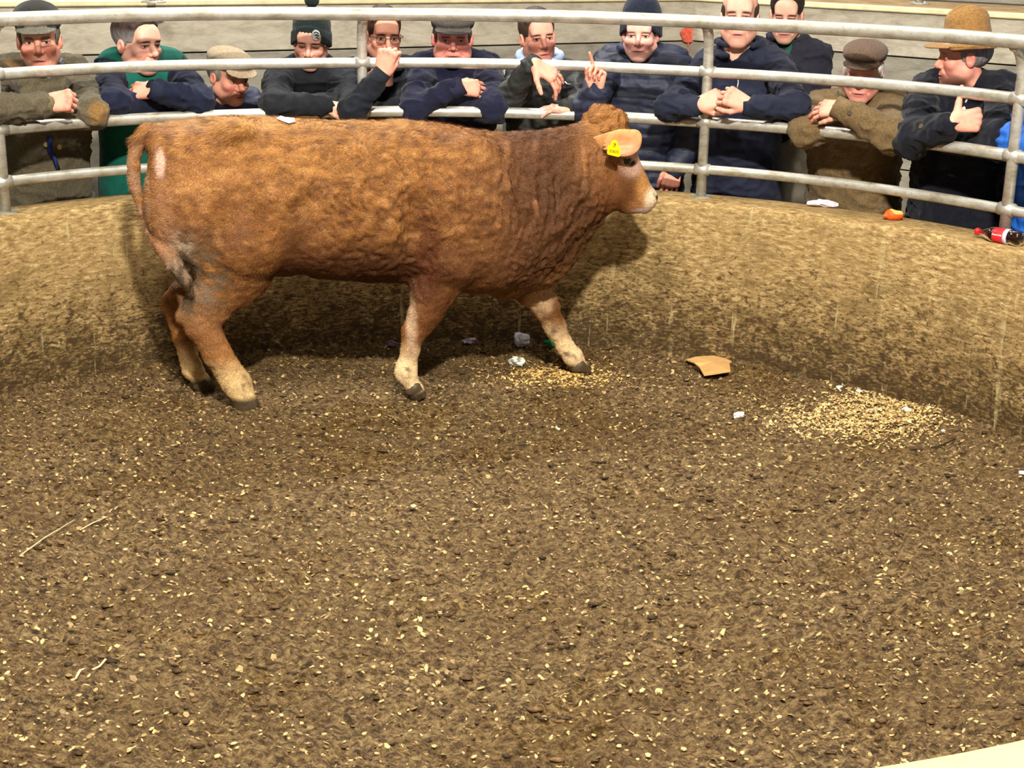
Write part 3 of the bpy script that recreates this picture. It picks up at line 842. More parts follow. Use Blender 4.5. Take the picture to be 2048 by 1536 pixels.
def head_mesh(o):
    """a head in its own axes (face towards -y, eyes at z = 0), as V, F, C"""
    v = Vol((-.112, -.145, -.235), (.112, .15, .155), .0027)
    jw, nz, fat = o.get('jaw', 1.0), o.get('nose', 1.0), o.get('fat', 0.0)
    v.ell((0, .020, .048), (.076, .098, .084), .02)
    v.ell((0, -.022, -.040), (.062 + fat, .068, .078), .03)
    v.cone((0, .03, -.08), (0, .045, -.22), .054 + fat, .066 + fat, .03)
    for sx in (-1, 1):
        v.cone((sx * .050 * jw, .000, -.058), (sx * .018 * jw, -.062, -.104), .026, .018, .03)
        v.ell((sx * .040, -.060, -.026), (.025 + fat * .6, .024, .022), .02)
        if fat: v.ell((sx * .045, -.040, -.070), (.026 + fat, .03, .03), .03)
    v.ell((0, -.068, -.103), (.025 * jw, .022, .018), .02)
    v.ell((0, -.070, -.068), (.032, .026, .030), .02)
    v.cone((-.034, -.076, .021), (.034, -.076, .021), .013, .013, .012)
    v.ell((0, -.068, .045), (.052, .026, .04), .03)
    for sx in (-1, 1): v.ell((sx * .032, -.096, .001), (.020, .020, .013), .012, sub=True)
    v.cone((0, -.083, .010), (0, -.108 * (1 + .04 * (nz - 1)), -.031), .0085, .0115 * nz, .012)
    for sx in (-1, 1): v.ell((sx * .0125, -.094, -.038), (.0085, .011, .0075), .006)
    v.cone((0, -.102, -.038), (0, -.095, -.044), .008, .005, .006)
    for sx in (-1, 1):
        v.ell((sx * .032, -.0715, .0005), (.0165, .0155, .0125), .004)         # lids
        sl = {'open': .0042, 'narrow': .0028, 'shut': 0}[o.get('eyes', 'narrow')]
        if sl: v.ell((sx * .032, -.088, -.0008), (.0125, .012, sl), .0015, sub=True)
        v.cone((sx * .020, -.089, .0085), (sx * .045, -.083, .0075), .0035, .003, .004)
        for z in (-.040,): v.ell((sx * .0075, -.101, -.0465), (.004, .005, .003), .002, sub=True)
        v.ell((sx * (.077 + fat * .4), .012, -.008), (.011, .021, .031), .006)                # ears
        v.ell((sx * (.089 + fat * .4), .006, -.004), (.008, .012, .018), .004, sub=True)
        v.cone((sx * .024, -.088, -.045), (sx * .037, -.075, -.070), .0034, .003, .010, sub=True)
    v.ell((0, -.0905, -.0675), (.024, .010, .0055), .004)
    v.ell((0, -.0885, -.0785), (.020, .010, .0065), .004)
    mo = o.get('mouth', 0)
    v.cone((-.023, -.0985, -.073 - mo * .3), (.023, -.0985, -.073 + mo * .3), .0022 + abs(o.get('gape', 0)), .0022 + abs(o.get('gape', 0)), .0015, sub=True)
    V, F = v.net()
    C = np.tile(o.get('skin', L(222, 160, 134)), (len(V), 1))
    def g(c, r): return np.exp(-(((V - c) / r)**2).sum(1))
    def paint(f, col, a=1.0):
        nonlocal C
        f = np.clip(f * a, 0, 1)[:, None]; C = C * (1 - f) + np.array(col) * f
    red = o.get('red', .5); RED = L(206, 98, 88)
    for sx in (-1, 1):
        paint(g((sx * .042, -.07, -.035), (.024, .04, .024)), RED, red)
        paint(g((sx * .085, .01, -.01), (.012, .03, .035)), RED, .5 * red + .15)
        paint(g((sx * .032, -.088, .004), (.016, .02, .010)), L(140, 84, 70), .55)
    paint(g((0, -.108, -.034), (.016, .02, .016)), RED, red)
    paint(fbm(V * 55, 3) * .8 + .1, L(198, 120, 100), .35)
    beard = np.clip(g((0, -.05, -.092), (.06, .06, .035)) * 1.3, 0, 1) * (V[:, 1] < .03)
    paint(beard, o.get('stubble', L(150, 112, 96)), o.get('beard', .25))
    paint(g((0, -.094, -.072), (.024, .012, .011)) * 1.4, L(178, 92, 84), .75)
    paint(g((0, -.0985, -.073), (.023, .008, .0028)) * 1.6, L(70, 30, 28), .9)
    hc = o.get('haircol', L(60, 42, 30)); bc = o.get('browcol', hc)
    bt = o.get('browdrop', 0.0)
    for sx in (-1, 1):
        zb = .0185 + .10 * (np.abs(V[:, 0]) - .03) * -1 * (np.abs(V[:, 0]) > .03) - bt * np.clip(.03 - np.abs(V[:, 0]), 0, .03)
        f = np.exp(-((V[:, 2] - zb) / .0056)**2) * (1 / (1 + np.exp((np.abs(V[:, 0] - sx * .031) - .018) * 500))) * (V[:, 1] < -.04)
        paint(f, bc * .7, 1)
        paint(g((sx * .032, -.086, .0035), (.015, .012, .0022)) * 1.3, L(60, 36, 30), .8)
    if o.get('eyes') == 'shut':
        for sx in (-1, 1): paint(g((sx * .032, -.086, -.004), (.015, .014, .0025)) * 1.5, L(58, 34, 28), .9)
    paint(g((0, -.101, -.0465), (.012, .008, .004)), L(90, 40, 36), .6)
    if o.get('side') is not None:
        f = (1 / (1 + np.exp((V[:, 1] - .025) * 300))) * (1 / (1 + np.exp(-(V[:, 1] + .035) * 300))) * np.exp(-((V[:, 2] + .02) / .035)**2) * (np.abs(V[:, 0]) > .05)
        paint(f, o['side'], .8)
    return V, F, C

def hair_mesh(kind, col, o):
    v = Vol((-.115, -.15, -.10), (.115, .16, .19), .0045)
    if kind == 'short':
        v.ell((0, .024, .052), (.084, .106, .092), .01)
        v.ell((0, -.118, -.012), (.088, .085, .072), .02, sub=True)
        v.cone((0, -.10, -.10), (0, .06, -.13), .085, .08, .02, sub=True)
        v.cone((-.1, .00, -.10), (.1, .00, -.10), .060, .060, .015, sub=True)
        for k in range(12):
            a = -1 + 2 * k / 11; v.ell((a * .055, -.058 + .03 * abs(a), .100 - .02 * a * a), (.015, .026, .013), .008)
    elif kind == 'fringe':
        for k in range(9):
            a = -1 + 2 * k / 8; v.cone((a * .045, -.062, .078), (a * .048 + .006 * math.sin(k * 3), -.080 + .012 * a * a, .044 + .008 * math.sin(k * 7)), .012, .0065, .006)
    elif kind == 'bald':
        v.ell((0, .028, .030), (.082, .100, .080), .01)
        v.ell((0, -.03, .115), (.082, .13, .075), .02, sub=True)
        v.ell((0, -.100, -.012), (.09, .085, .11), .02, sub=True)
        v.cone((-.1, .0, -.085), (.1, .0, -.085), .055, .055, .015, sub=True)
    elif kind == 'under':                     # what shows below a hat
        v.ell((0, .026, .020), (.083, .101, .075), .01)
        v.ell((0, -.095, -.012), (.1, .085, .16), .015, sub=True)
        v.ell((0, .0, .13), (.14, .18, .09), .01, sub=True)
        v.cone((-.1, .0, -.085), (.1, .0, -.085), .050, .050, .015, sub=True)
    V, F = v.net(); N = normals(V, F)
    V = V + N * (.003 * fbm(V * [90, 60, 40], 3))[:, None]
    C = np.tile(col, (len(V), 1)) * (1 + .35 * fbm(V * [160, 80, 50], 2))[:, None]
    if o.get('grey') is not None:
        f = (np.clip((.07 - V[:, 2]) / .05, 0, 1) * .75)[:, None]; C = C * (1 - f) + o['grey'] * f
    return V, F, np.clip(C, 0, 1)

def hat_mesh(kind, col, o):
    v = Vol((-.20, -.23, -.06), (.20, .23, .26), .005); col2 = o.get('hat2', col)
    cr = o.get('crown', 0.0)
    if kind == 'flatcap':
        v.ell((0, .008, .088), (.092, .122, .044 + cr), .02); v.ell((0, -.055, .080 + cr * .4), (.080, .062, .030 + cr * .5), .02)
        v.ell((0, .020, .060), (.086, .106, .030), .015)
        v.ell((0, -.095, .052), (.078, .056, .0085), .006, R=np.array([[1, 0, 0], [0, .966, -.259], [0, .259, .966]]))
        v.ell((0, -.03, -.035), (.15, .2, .068), .01, sub=True)
    elif kind == 'beanie':
        v.ell((0, .024, .062), (.088, .110, .092 + cr), .02)
        if cr > .02: v.cone((0, .03, .12), (o.get('tipx', .01), .05, .165 + cr), .055, .012, .03)
        for k in range(36):                    # turned-up ribbed band, lower over the ears
            a = 2 * PI * k / 36; zf = -.022 + .062 * max(0, -math.sin(a))**1.5; v.cone((.088 * math.cos(a), .020 + .106 * math.sin(a), zf), (.086 * math.cos(a), .021 + .104 * math.sin(a), zf + .052), .0085, .0085, .006)
        v.ell((0, -.075, -.105), (.082, .12, .142), .006, sub=True)
        if o.get('pompom'): v.ell((0, .03, .185), (.034, .034, .030), .01)
    elif kind == 'felt':
        v.cone((0, .015, .05), (0, .012, .135), .088, .076, .02, flat=(np.array([0, 1, 0]), .84))
        v.ell((0, .0, .185), (.022, .07, .030), .02, sub=True)
        v.ell((0, .012, .045), (.142, .172, .010), .012)
        for sx in (-1, 1): v.cone((sx * .132, -.07, .050), (sx * .132, .09, .052), .012, .012, .02)
        v.ell((0, .0, -.03), (.10, .13, .070), .01, sub=True)
    V, F = v.net(); N = normals(V, F)
    V = V + N * (.0022 * fbm(V * 30, 3))[:, None]
    if kind == 'beanie': V = V + N * (.0012 * np.sin(np.arctan2(V[:, 1] - .02, V[:, 0]) * 64) * (V[:, 2] > .08))[:, None]
    C = np.tile(col, (len(V), 1))
    if kind == 'flatcap':
        f = ((V[:, 1] < -.10) & (V[:, 2] < .072))[:, None]; C = np.where(f, col2, C)
    if kind == 'felt':
        f = ((V[:, 2] > .058) & (V[:, 2] < .080) & (np.hypot(V[:, 0], V[:, 1] - .012) < .125))[:, None]; C = np.where(f, col2, C)
    return V, F, C

FING = [(.033, .094, (.040, .026, .021), .0092), (.011, .098, (.045, .029, .022), .0095), (-.011, .094, (.041, .027, .021), .0090), (-.031, .086, (.032, .020, .018), .0080)]
POSES = {  # mcp, pip, dip flexion of index..little; thumb (out, flex)
    'fist': ([(78, 95, 60)] * 4, (-.2, 1.0)), 'flat': ([(12, 14, 8), (10, 14, 8), (12, 16, 8), (16, 18, 10)], (.5, .25)),
    'tuck': ([(25, 22, 12), (22, 22, 12), (24, 24, 12), (28, 26, 14)], (.15, .3)),
    'hang': ([(22, 26, 16), (38, 34, 18), (30, 30, 16), (16, 24, 12)], (.7, .3)),
    'point': ([(8, 14, 8), (62, 80, 45), (68, 85, 50), (70, 85, 50)], (.1, .8)),
    'pinch': ([(58, 52, 25), (64, 62, 30), (62, 70, 36), (58, 72, 38)], (.35, .7)),
    'thumbup': ([(70, 90, 60)] * 4, (1.25, -.15)), 'curl': ([(48, 60, 35), (52, 62, 35), (54, 64, 36), (56, 66, 36)], (.3, .6))}
def hand(w, d, back, side, pose, sc=1.06, skin=None, spread=1.0, elbow=None, red=.35):
    """w wrist, d direction of the hand, back = direction the back of the hand faces, side = +1/-1 which side the thumb is on"""
    d = np.array(d, float); d /= np.linalg.norm(d); bk = np.array(back, float); bk -= d * (bk @ d); bk /= np.linalg.norm(bk)
    y = np.cross(bk, d) * side
    fx, (to, tf) = POSES[pose]
    v = Vol((-.13, -.10, -.13), (.21, .13, .08), .0032)
    if elbow is None: fa = np.array([-1.0, 0, 0])
    else: fa = np.stack([d, y, bk], 1).T @ (elbow - w); fa /= np.linalg.norm(fa)
    v.cone(fa * .055, (.0, 0, 0), .026, .0225, .012)
    for (yy, xx, ls, r) in FING: v.cone((.012, yy * .55, -.002), (xx, yy, 0), .017, .0135, .012, flat=(np.array([0, 0, 1.0]), 1.1))
    v.ell((.035, .022, -.012), (.034, .020, .017), .012)
    v.ell((.050, -.022, -.012), (.034, .014, .014), .012)
    tips = []
    for i, (yy, xx, ls, r) in enumerate(FING):
        p = np.array([xx, yy, 0.0]); a = 0; sp = math.radians((8, 2, -3, -9)[i] * spread)
        v.ell(p + [0, 0, .004], (r * 1.12,) * 3, .006)
        for j in range(3):
            a += math.radians(fx[i][j]); q = p + ls[j] * np.array([math.cos(a) * math.cos(sp), math.cos(a) * math.sin(sp), -math.sin(a)])
            v.cone(p, q, r * (1 - .08 * j), r * (.94 - .10 * j), .0022); p = q
        tips.append(p)
    p = np.array([.022, .026, -.010]); q = p + .042 * np.array([math.cos(to) * .8, math.sin(to) * .6 + .42, -.25]); v.cone(p, q, .0165, .0125, .008)
    for ln, ex in ((.033, .5), (.026, 1.0)):
        dd = np.array([math.cos(to - tf * ex * .4), math.sin(to - tf * ex) * .75 + .15, -.20 - .65 * max(tf, 0) * ex]); dd /= np.linalg.norm(dd)
        r_ = q + ln * dd; v.cone(q, r_, .0118, .0098 if ex < 1 else .0085, .004); q = r_
    V, F = v.net()
    C = np.tile(skin if skin is not None else L(226, 160, 136), (len(V), 1))
    f = np.zeros(len(V))
    for (yy, xx, ls, r) in FING: f = np.maximum(f, np.exp(-(((V - [xx, yy, .006]) / .013)**2).sum(1)))
    f = f + .5 * np.clip(V[:, 0] - .11, 0, .04) / .04 + .3 * fbm(V * 70, 2)
    f = np.clip(f, 0, 1)[:, None] * red * 1.4; C = C * (1 - f) + L(212, 118, 100) * f
    for t_ in tips:
        g = np.exp(-(((V - t_) / .006)**2).sum(1))[:, None] * .4; C = C * (1 - g) + L(240, 200, 184) * g
    M = np.stack([d, y, bk], 1)
    W_ = V * sc @ M.T + w
    if side < 0: F = F[:, ::-1]
    return W_, F, C

def merged_eye():
    vs = []; cc = []; fs = []; nn = 14
    for i in range(nn + 1):
        for j in range(nn):
            a, q = PI * i / nn, 2 * PI * j / nn; d = np.array([math.sin(a) * math.cos(q), -math.cos(a), math.sin(a) * math.sin(q)])
            vs.append(d * .0122); cc.append(L(20, 16, 14) if a < .28 else (L(70, 84, 92) if a < .62 else L(226, 216, 206)))
    for i in range(nn):
        for j in range(nn): fs.append([i * nn + j, (i + 1) * nn + j, (i + 1) * nn + (j + 1) % nn, i * nn + (j + 1) % nn])
    return np.array(vs), np.array(fs)[:, ::-1], np.array(cc)
EYE = merged_eye()
EYEM = mat('eyeball', None, rough=.15, var=0, bstr=0, spec=.6)

def buyer(o):
    """o: pixel places of the joints (with their distance from the ring's axis) and the look of one man"""
    hp = at_r(o['head'][0], o['head'][1], o.get('hr', 2.95))
    shl = [at_r(*q[:2], q[2] if len(q) > 2 else o.get('sr', 3.02)) for q in o['sh']]
    mid = (shl[0] + shl[1]) / 2
    a = ang(mid); base = ring_pt(o.get('br', 3.10), a + o.get('da', 0), FLOOR_OUT)
    root = thing('person', o['label'], 'person', tuple(base))
    HM = head_frame(hp, *o.get('look', (0, 0, 0)))
    ks = np.array(o.get('hs', (1.06, 1.06, 1.03)))
    def place(m): return (m[0] * ks) @ HM.T + hp
    parts = []
    h = head_mesh(o); parts.append((place(h), h[1], h[2]))
    for hd_ in o['hands']:
        w = at_r(*hd_['w']); ea = [np.array(at_r(*q)) for arm in o['arms'] for q in arm[-1:]]; ee = [at_r(*arm[-2]) if len(arm) > 1 else None for arm in o['arms']]
        ki = int(np.argmin([np.linalg.norm(q - w) for q in ea])); fd = ea[ki] - ee[ki]; fd /= np.linalg.norm(fd)
        parts.append(hand(w, hd_['d'], hd_['b'], hd_['s'], hd_['p'], hd_.get('sc', 1.08), o.get('hskin'), hd_.get('spread', 1), w - fd, red=o.get('red', .5)))
    # neck runs down into the chest
    wr_ = [[at_r(*q) for q in arm] for arm in o['arms']]; al_ = np.array([q for a_ in wr_ for q in a_] + [hp, mid] + shl); nv = Vol(al_.min(0) - .1, al_.max(0) + .1, .0115)
    nb = hp + HM @ (np.array([0, .035, -.10]) * ks); nt = (nb * .35 + (mid + [0, 0, .02]) * .65)
    nv.cone(nb, nt, .056, .07, .02); nv.cone(nt, mid - [0, 0, .06], .07, .09, .02)
    for s0_, a_ in zip(shl, wr_):
        nv.cone(mid - [0, 0, .06], s0_ - [0, 0, .02], .06, .045, .03); nv.chain([s0_ - [0, 0, .02]] + a_, [.045] + [.036] * (len(a_) - 1) + [.024], .02)
    NV, NF = nv.net(); parts.append((NV, NF, np.tile(o.get('skin', L(222, 160, 134)), (len(NV), 1))))
    V, F, C = join(parts); body = mesh('body', V, F, SKIN, root, True, C)
    if o.get('eyes', 'narrow') != 'shut':
        for sx in (-1, 1):
            look = o.get('gaze', 0.0); ca, sa = math.cos(look), math.sin(look)
            E = EYE[0] @ np.array([[ca, sa, 0], [-sa, ca, 0], [0, 0, 1]])
            E = (E + [sx * .032, -.0735, -.0005]) * ks @ HM.T + hp
            mesh('eye', E, EYE[1], EYEM, root, True, EYE[2])
    if o.get('hair'):
        m = hair_mesh(o['hair'], o['haircol'], o); mesh('hair', place(m), m[1], HAIRM, root, True, m[2])
    if o.get('hair2'):
        m = hair_mesh(o['hair2'], o['haircol'], o); mesh('hair', place(m), m[1], HAIRM, root, True, m[2])
    if o.get('hat'):
        m = hat_mesh(o['hat'], o['hatcol'], o)
        hs = np.array(o.get('hatscale', (1, 1, 1))); off = np.array(o.get('hatoff', (0, 0, 0)))
        P = ((m[0] * hs + off) * ks) @ HM.T + hp
        ht = mesh({'flatcap': 'flat_cap', 'beanie': 'woolly_hat', 'felt': 'felt_hat'}[o['hat']], P, m[1], WOOL, root, True, m[2])
        if o.get('badge'):
            bm = MB()
            bc = np.array([.034, -.088, .062]); n_ = np.array([.35, -.92, .15]); n_ /= np.linalg.norm(n_)
            def pl(x, z, dpt=.004):
                t1 = np.cross([0, 0, 1], n_); t1 /= np.linalg.norm(t1); t2 = np.cross(n_, t1)
                return (((bc + t1 * x + t2 * z + n_ * dpt) * ks) @ HM.T + hp)
            for (cx_, cz, r1, r2, nn) in ((0, 0, .019, .024, 14),):
                f_ = [pl(r1 * math.cos(q), r2 * math.sin(q), .006) for q in np.linspace(0, 2 * PI, nn, endpoint=False)]
                b_ = [pl(r1 * math.cos(q), r2 * math.sin(q), -.008) for q in np.linspace(0, 2 * PI, nn, endpoint=False)]
                bm.add(f_ + b_, [list(range(nn)), list(range(nn, 2 * nn))[::-1]] + [[i, nn + i, nn + (i + 1) % nn, (i + 1) % nn] for i in range(nn)])
            bd = bm.build('badge', mat('grey_badge', (170, 176, 172), var=.3, scale=120), ht)
            s2 = MB()
            for q in range(3):
                z_ = .012 - .012 * q
                s2.tube([pl(-.011 + .005 * q, z_, .0075), pl(.0, z_ + .004, .0085), pl(.012, z_ - .004, .0075)], .0022, 6)
            s2.build('stitching', mat('dark_thread', (24, 40, 38)), bd, True)
    # ---- jacket
    T = shl[1] - shl[0]; Ln = np.linalg.norm(T); T /= Ln; out = np.array([math.sin(a), math.cos(a), 0])
    w = Ln / 2; hipz = o.get('hipz', .72); hem = o.get('hemz', .30); hr = o.get('hipr', 3.06)
    hc = ring_pt(hr, a + o.get('da', 0), hipz); cc = ring_pt(o.get('cr', 3.02), a, 0); 
    Th = np.array([T[0], T[1], 0]); Th /= np.linalg.norm(Th)
    arms = [[at_r(*p_) for p_ in arm] for arm in o['arms']]
    allp = np.array([q for arm in arms for q in arm] + shl + [hc - [0, 0, .4], hc + Th * w * 1.2, hc - Th * w * 1.2])
    lo, hi_ = allp.min(0) - .2, allp.max(0) + .22
    lo[2] = .34
    v = Vol(lo, hi_, .0085)
    g = o.get('girth', 1.0)
    for sg, sh in ((-1, shl[0]), (1, shl[1])):
        ch = np.array([*(cc[:2] + Th[:2] * sg * w * .50), sh[2] - .16]); hp2 = hc + Th * sg * w * .42
        v.cone(sh - T * sg * .03, mid + [0, 0, .035], .066, .07, .05)
        v.cone(sh - T * sg * .04, ch, .075, .115 * g, .06); v.cone(ch, hp2, .115 * g, .125 * g, .06); v.cone(hp2, hp2 - [0, 0, hem], .125 * g, .12 * g, .05)
    v.cone(mid - [0, 0, .05], hc + [0, 0, .15], .11, .135 * g, .07); v.cone(hc + [0, 0, .15], hc - [0, 0, hem], .135 * g, .12 * g, .05)
    if o.get('bib') is not None:
        body_only, bF = v.net()
    ar_r = o.get('armr', (.073, .060, .046))
    for arm, sh in zip(arms, (shl[0], shl[1])):
        pts = [sh] + arm; rr = [ar_r[0]] + [ar_r[1]] * (len(arm) - 1) + [ar_r[2]]
        v.chain(pts, rr, .028)
    for cq in o.get('extra', []): v.cone(at_r(*cq[0]), at_r(*cq[1]), cq[2], cq[3], .03)
    # stand-up collar, open at the front
    cb = nb * .55 + nt * .45; cR = HM
    fr = CAM - cb; fr[2] = 0; fr /= np.linalg.norm(fr); lt = np.cross(fr, [0, 0, 1])
    cl = o.get('collar', (.084, .038, .014))          # radius, height, thickness
    cs = [cb + cl[0] * (lt * math.sin(q) * 1.08 - fr * math.cos(q)) + np.array([0, 0, -.03 * (1 - math.cos(q)) / 2 - .005]) for q in np.linspace(-2.55, 2.55, 13)]
    for i in range(12):
        v.cone(cs[i], cs[i + 1], cl[2] * 1.1, cl[2] * 1.1, .012); v.cone(cs[i] + [0, 0, cl[1]], cs[i + 1] + [0, 0, cl[1]], cl[2] * .8, cl[2] * .8, .015)
    v.cone(nb + HM @ np.array([0, -.02, .05]), nt, .050, .058, .012, sub=True)
    V, F = v.net(); N = normals(V, F)
    st = o.get('style', 'plain'); p = V + .03 * np.stack([vnoise(V * 9), vnoise(V * 9 + 9), vnoise(V * 9 + 20)], 1)
    rid = 1 - np.abs(vnoise(p * [17, 17, 26] + o['head'][0])); rid2 = 1 - np.abs(vnoise(p * [30, 30, 44] + 3 + o['head'][0])); d_ = .013 * (rid**3 - .35) + .0045 * (rid2**3 - .35) + .002 * fbm(V * 30, 2) + .008 * fbm(V * 7, 2)
    if st == 'puffer':
        d_ = d_ * .6 + .011 * np.sqrt(np.abs(np.sin((V[:, 2] + .02 * vnoise(V * 6)) * PI / .062))) - .006
    d_ = d_ * (.3 + .7 * np.clip((np.linalg.norm(V - cb, axis=1) - .09) / .08, 0, 1))
    V = V + N * d_[:, None]
    base_c = np.array(o['coat']); C = np.tile(base_c, (len(V), 1))
    for (px, py, r_, rad, col) in o.get('patch', []):
        c_ = at_r(px, py, r_); f = (1 / (1 + np.exp((np.linalg.norm(V - c_, axis=1) - rad) * 220)))[:, None]; C = C * (1 - f) + np.array(col) * f
    # zip line down the front
    fcol = o.get('zip')
    cm = {'plain': CLOTH, 'wool': WOOL, 'puffer': SHINY, 'wax': SHINY}[st]
    jn = o.get('garment', 'jacket')
    jk = mesh(jn, V, F, cm, root, True, C)
    if o.get('bib') is not None:
        N2 = normals(body_only, bF); B2 = body_only + N2 * (.014 + .006 * fbm(body_only * 14, 3))[:, None]
        keep = (B2[bF][:, :, 2].mean(1) > .36); mesh('gilet', B2, bF[keep], CLOTH, root, True, np.tile(o['bib'], (len(B2), 1)))
    # cuffs
    for arm in arms:
        if len(arm) >= 2:
            e, q = arm[-2], arm[-1]; d = (q - e) / np.linalg.norm(q - e)
            m = MB(); rr = ar_r[2]
            if 'cuff' in o and o['key'] == 'l': m.tube([q + d * rr * .5, q + d * (rr + .016), q + d * (rr + .018), q + d * rr * .6], [rr * .84, rr * .80, rr * .70, rr * .66], 20, cap=False)
            else: m.tube([q - d * .01, q + d * (rr * .7 + .012), q + d * (rr * .7 + .014), q + d * .01], [rr * .93, rr * .90, rr * .80, rr * .74], 20, cap=False); m.build('cuff', mat('cuff_' + o['key'], o.get('cuff', tuple(o['coat255'])), rough=.85, bscale=300), jk, True)
    # shirt collar or hood at the neck
    if o.get('shirt') is not None:
        sv = Vol(cb - .22, cb + .22, .0055); q_ = o.get('shirtgeo', (.066, .030, .011))
        ss = [cb + q_[0] * (lt * math.sin(q) - fr * math.cos(q)) + np.array([0, 0, .012 - .05 * (1 - math.cos(q)) / 2]) for q in np.linspace(-2.9, 2.9, 15)]
        for i in range(14): sv.cone(ss[i], ss[i + 1], q_[2] * 1.2, q_[2] * 1.2, .008); sv.cone(ss[i] + [0, 0, q_[1]], ss[i + 1] + [0, 0, q_[1]], q_[2], q_[2], .01)
        if not o.get('noplacket'): sv.cone(ss[0] , cb + fr * .09 - np.array([0, 0, .13]), .022, .03, .01); 
        SV, SF = sv.net(); mesh(o.get('shirtname', 'shirt_collar'), SV, SF, CLOTH, root, True, np.tile(o['shirt'], (len(SV), 1)))
    for k_ in o.get('buttons', []):
        c_ = at_r(k_[0], k_[1], k_[2] if len(k_) > 2 else 2.80); i = np.argmin(np.linalg.norm(V - c_, axis=1)); m = MB()
        m.tube([V[i] - N[i] * .004, V[i] + N[i] * .006], .011, 14); m.build('button', mat('button_' + o['key'], k_[3] if len(k_) > 3 else (60, 48, 34), rough=.4, var=.05, bstr=0), jk)
    # ---- trousers and boots
    tv = Vol(hc - [.45, .45, hipz + .12] , hc + [.45, .45, .08], .014); tcx = np.array(o.get('trousers', L(34, 36, 42)))
    for sg in (-1, 1):
        hj = hc + Th * sg * .085 - [0, 0, .10]; kn = ring_pt(hr, a + o.get('da', 0), .38) + Th * sg * .10; an = ring_pt(hr + .02, a + o.get('da', 0), FLOOR_OUT + .07) + Th * sg * .11
        tw = o.get('baggy', 1.0); tv.cone(hj, kn, .098 * tw, .074 * tw, .03); tv.cone(kn, an, .072 * tw, .058 * tw, .02)
    tv.cone(hc - Th * .08 - [0, 0, .08], hc + Th * .08 - [0, 0, .08], .10, .10, .03)
    TV, TF = tv.net(); TN = normals(TV, TF); TV = TV + TN * (.008 * fbm(TV * [16, 16, 10], 3))[:, None]
    mesh('trousers', TV, TF, CLOTH, root, True, np.tile(tcx, (len(TV), 1)))
    for sg in (-1, 1):
        an = ring_pt(hr + .02, a + o.get('da', 0), 0) + Th * sg * .11; z0 = FLOOR_OUT
        bv = Vol(np.array([an[0] - .3, an[1] - .3, z0 - .02]), np.array([an[0] + .3, an[1] + .3, z0 + .2]), .008)
        t_ = an - out * .17
        bv.cone([an[0], an[1], z0 + .12], [an[0], an[1], z0 + .05], .062, .05, .02); bv.cone([an[0], an[1], z0 + .045], [t_[0], t_[1], z0 + .035], .048, .040, .02, flat=(np.array([0, 0, 1.0]), 1.1))
        BV, BF = bv.net(); BV[:, 2] = np.maximum(BV[:, 2], z0 + .003); mesh('boot', BV, BF, mat('boot_leather', (48, 36, 28), rough=.5, var=.2), root)
    return root, HM, hp, ks, (V, N)

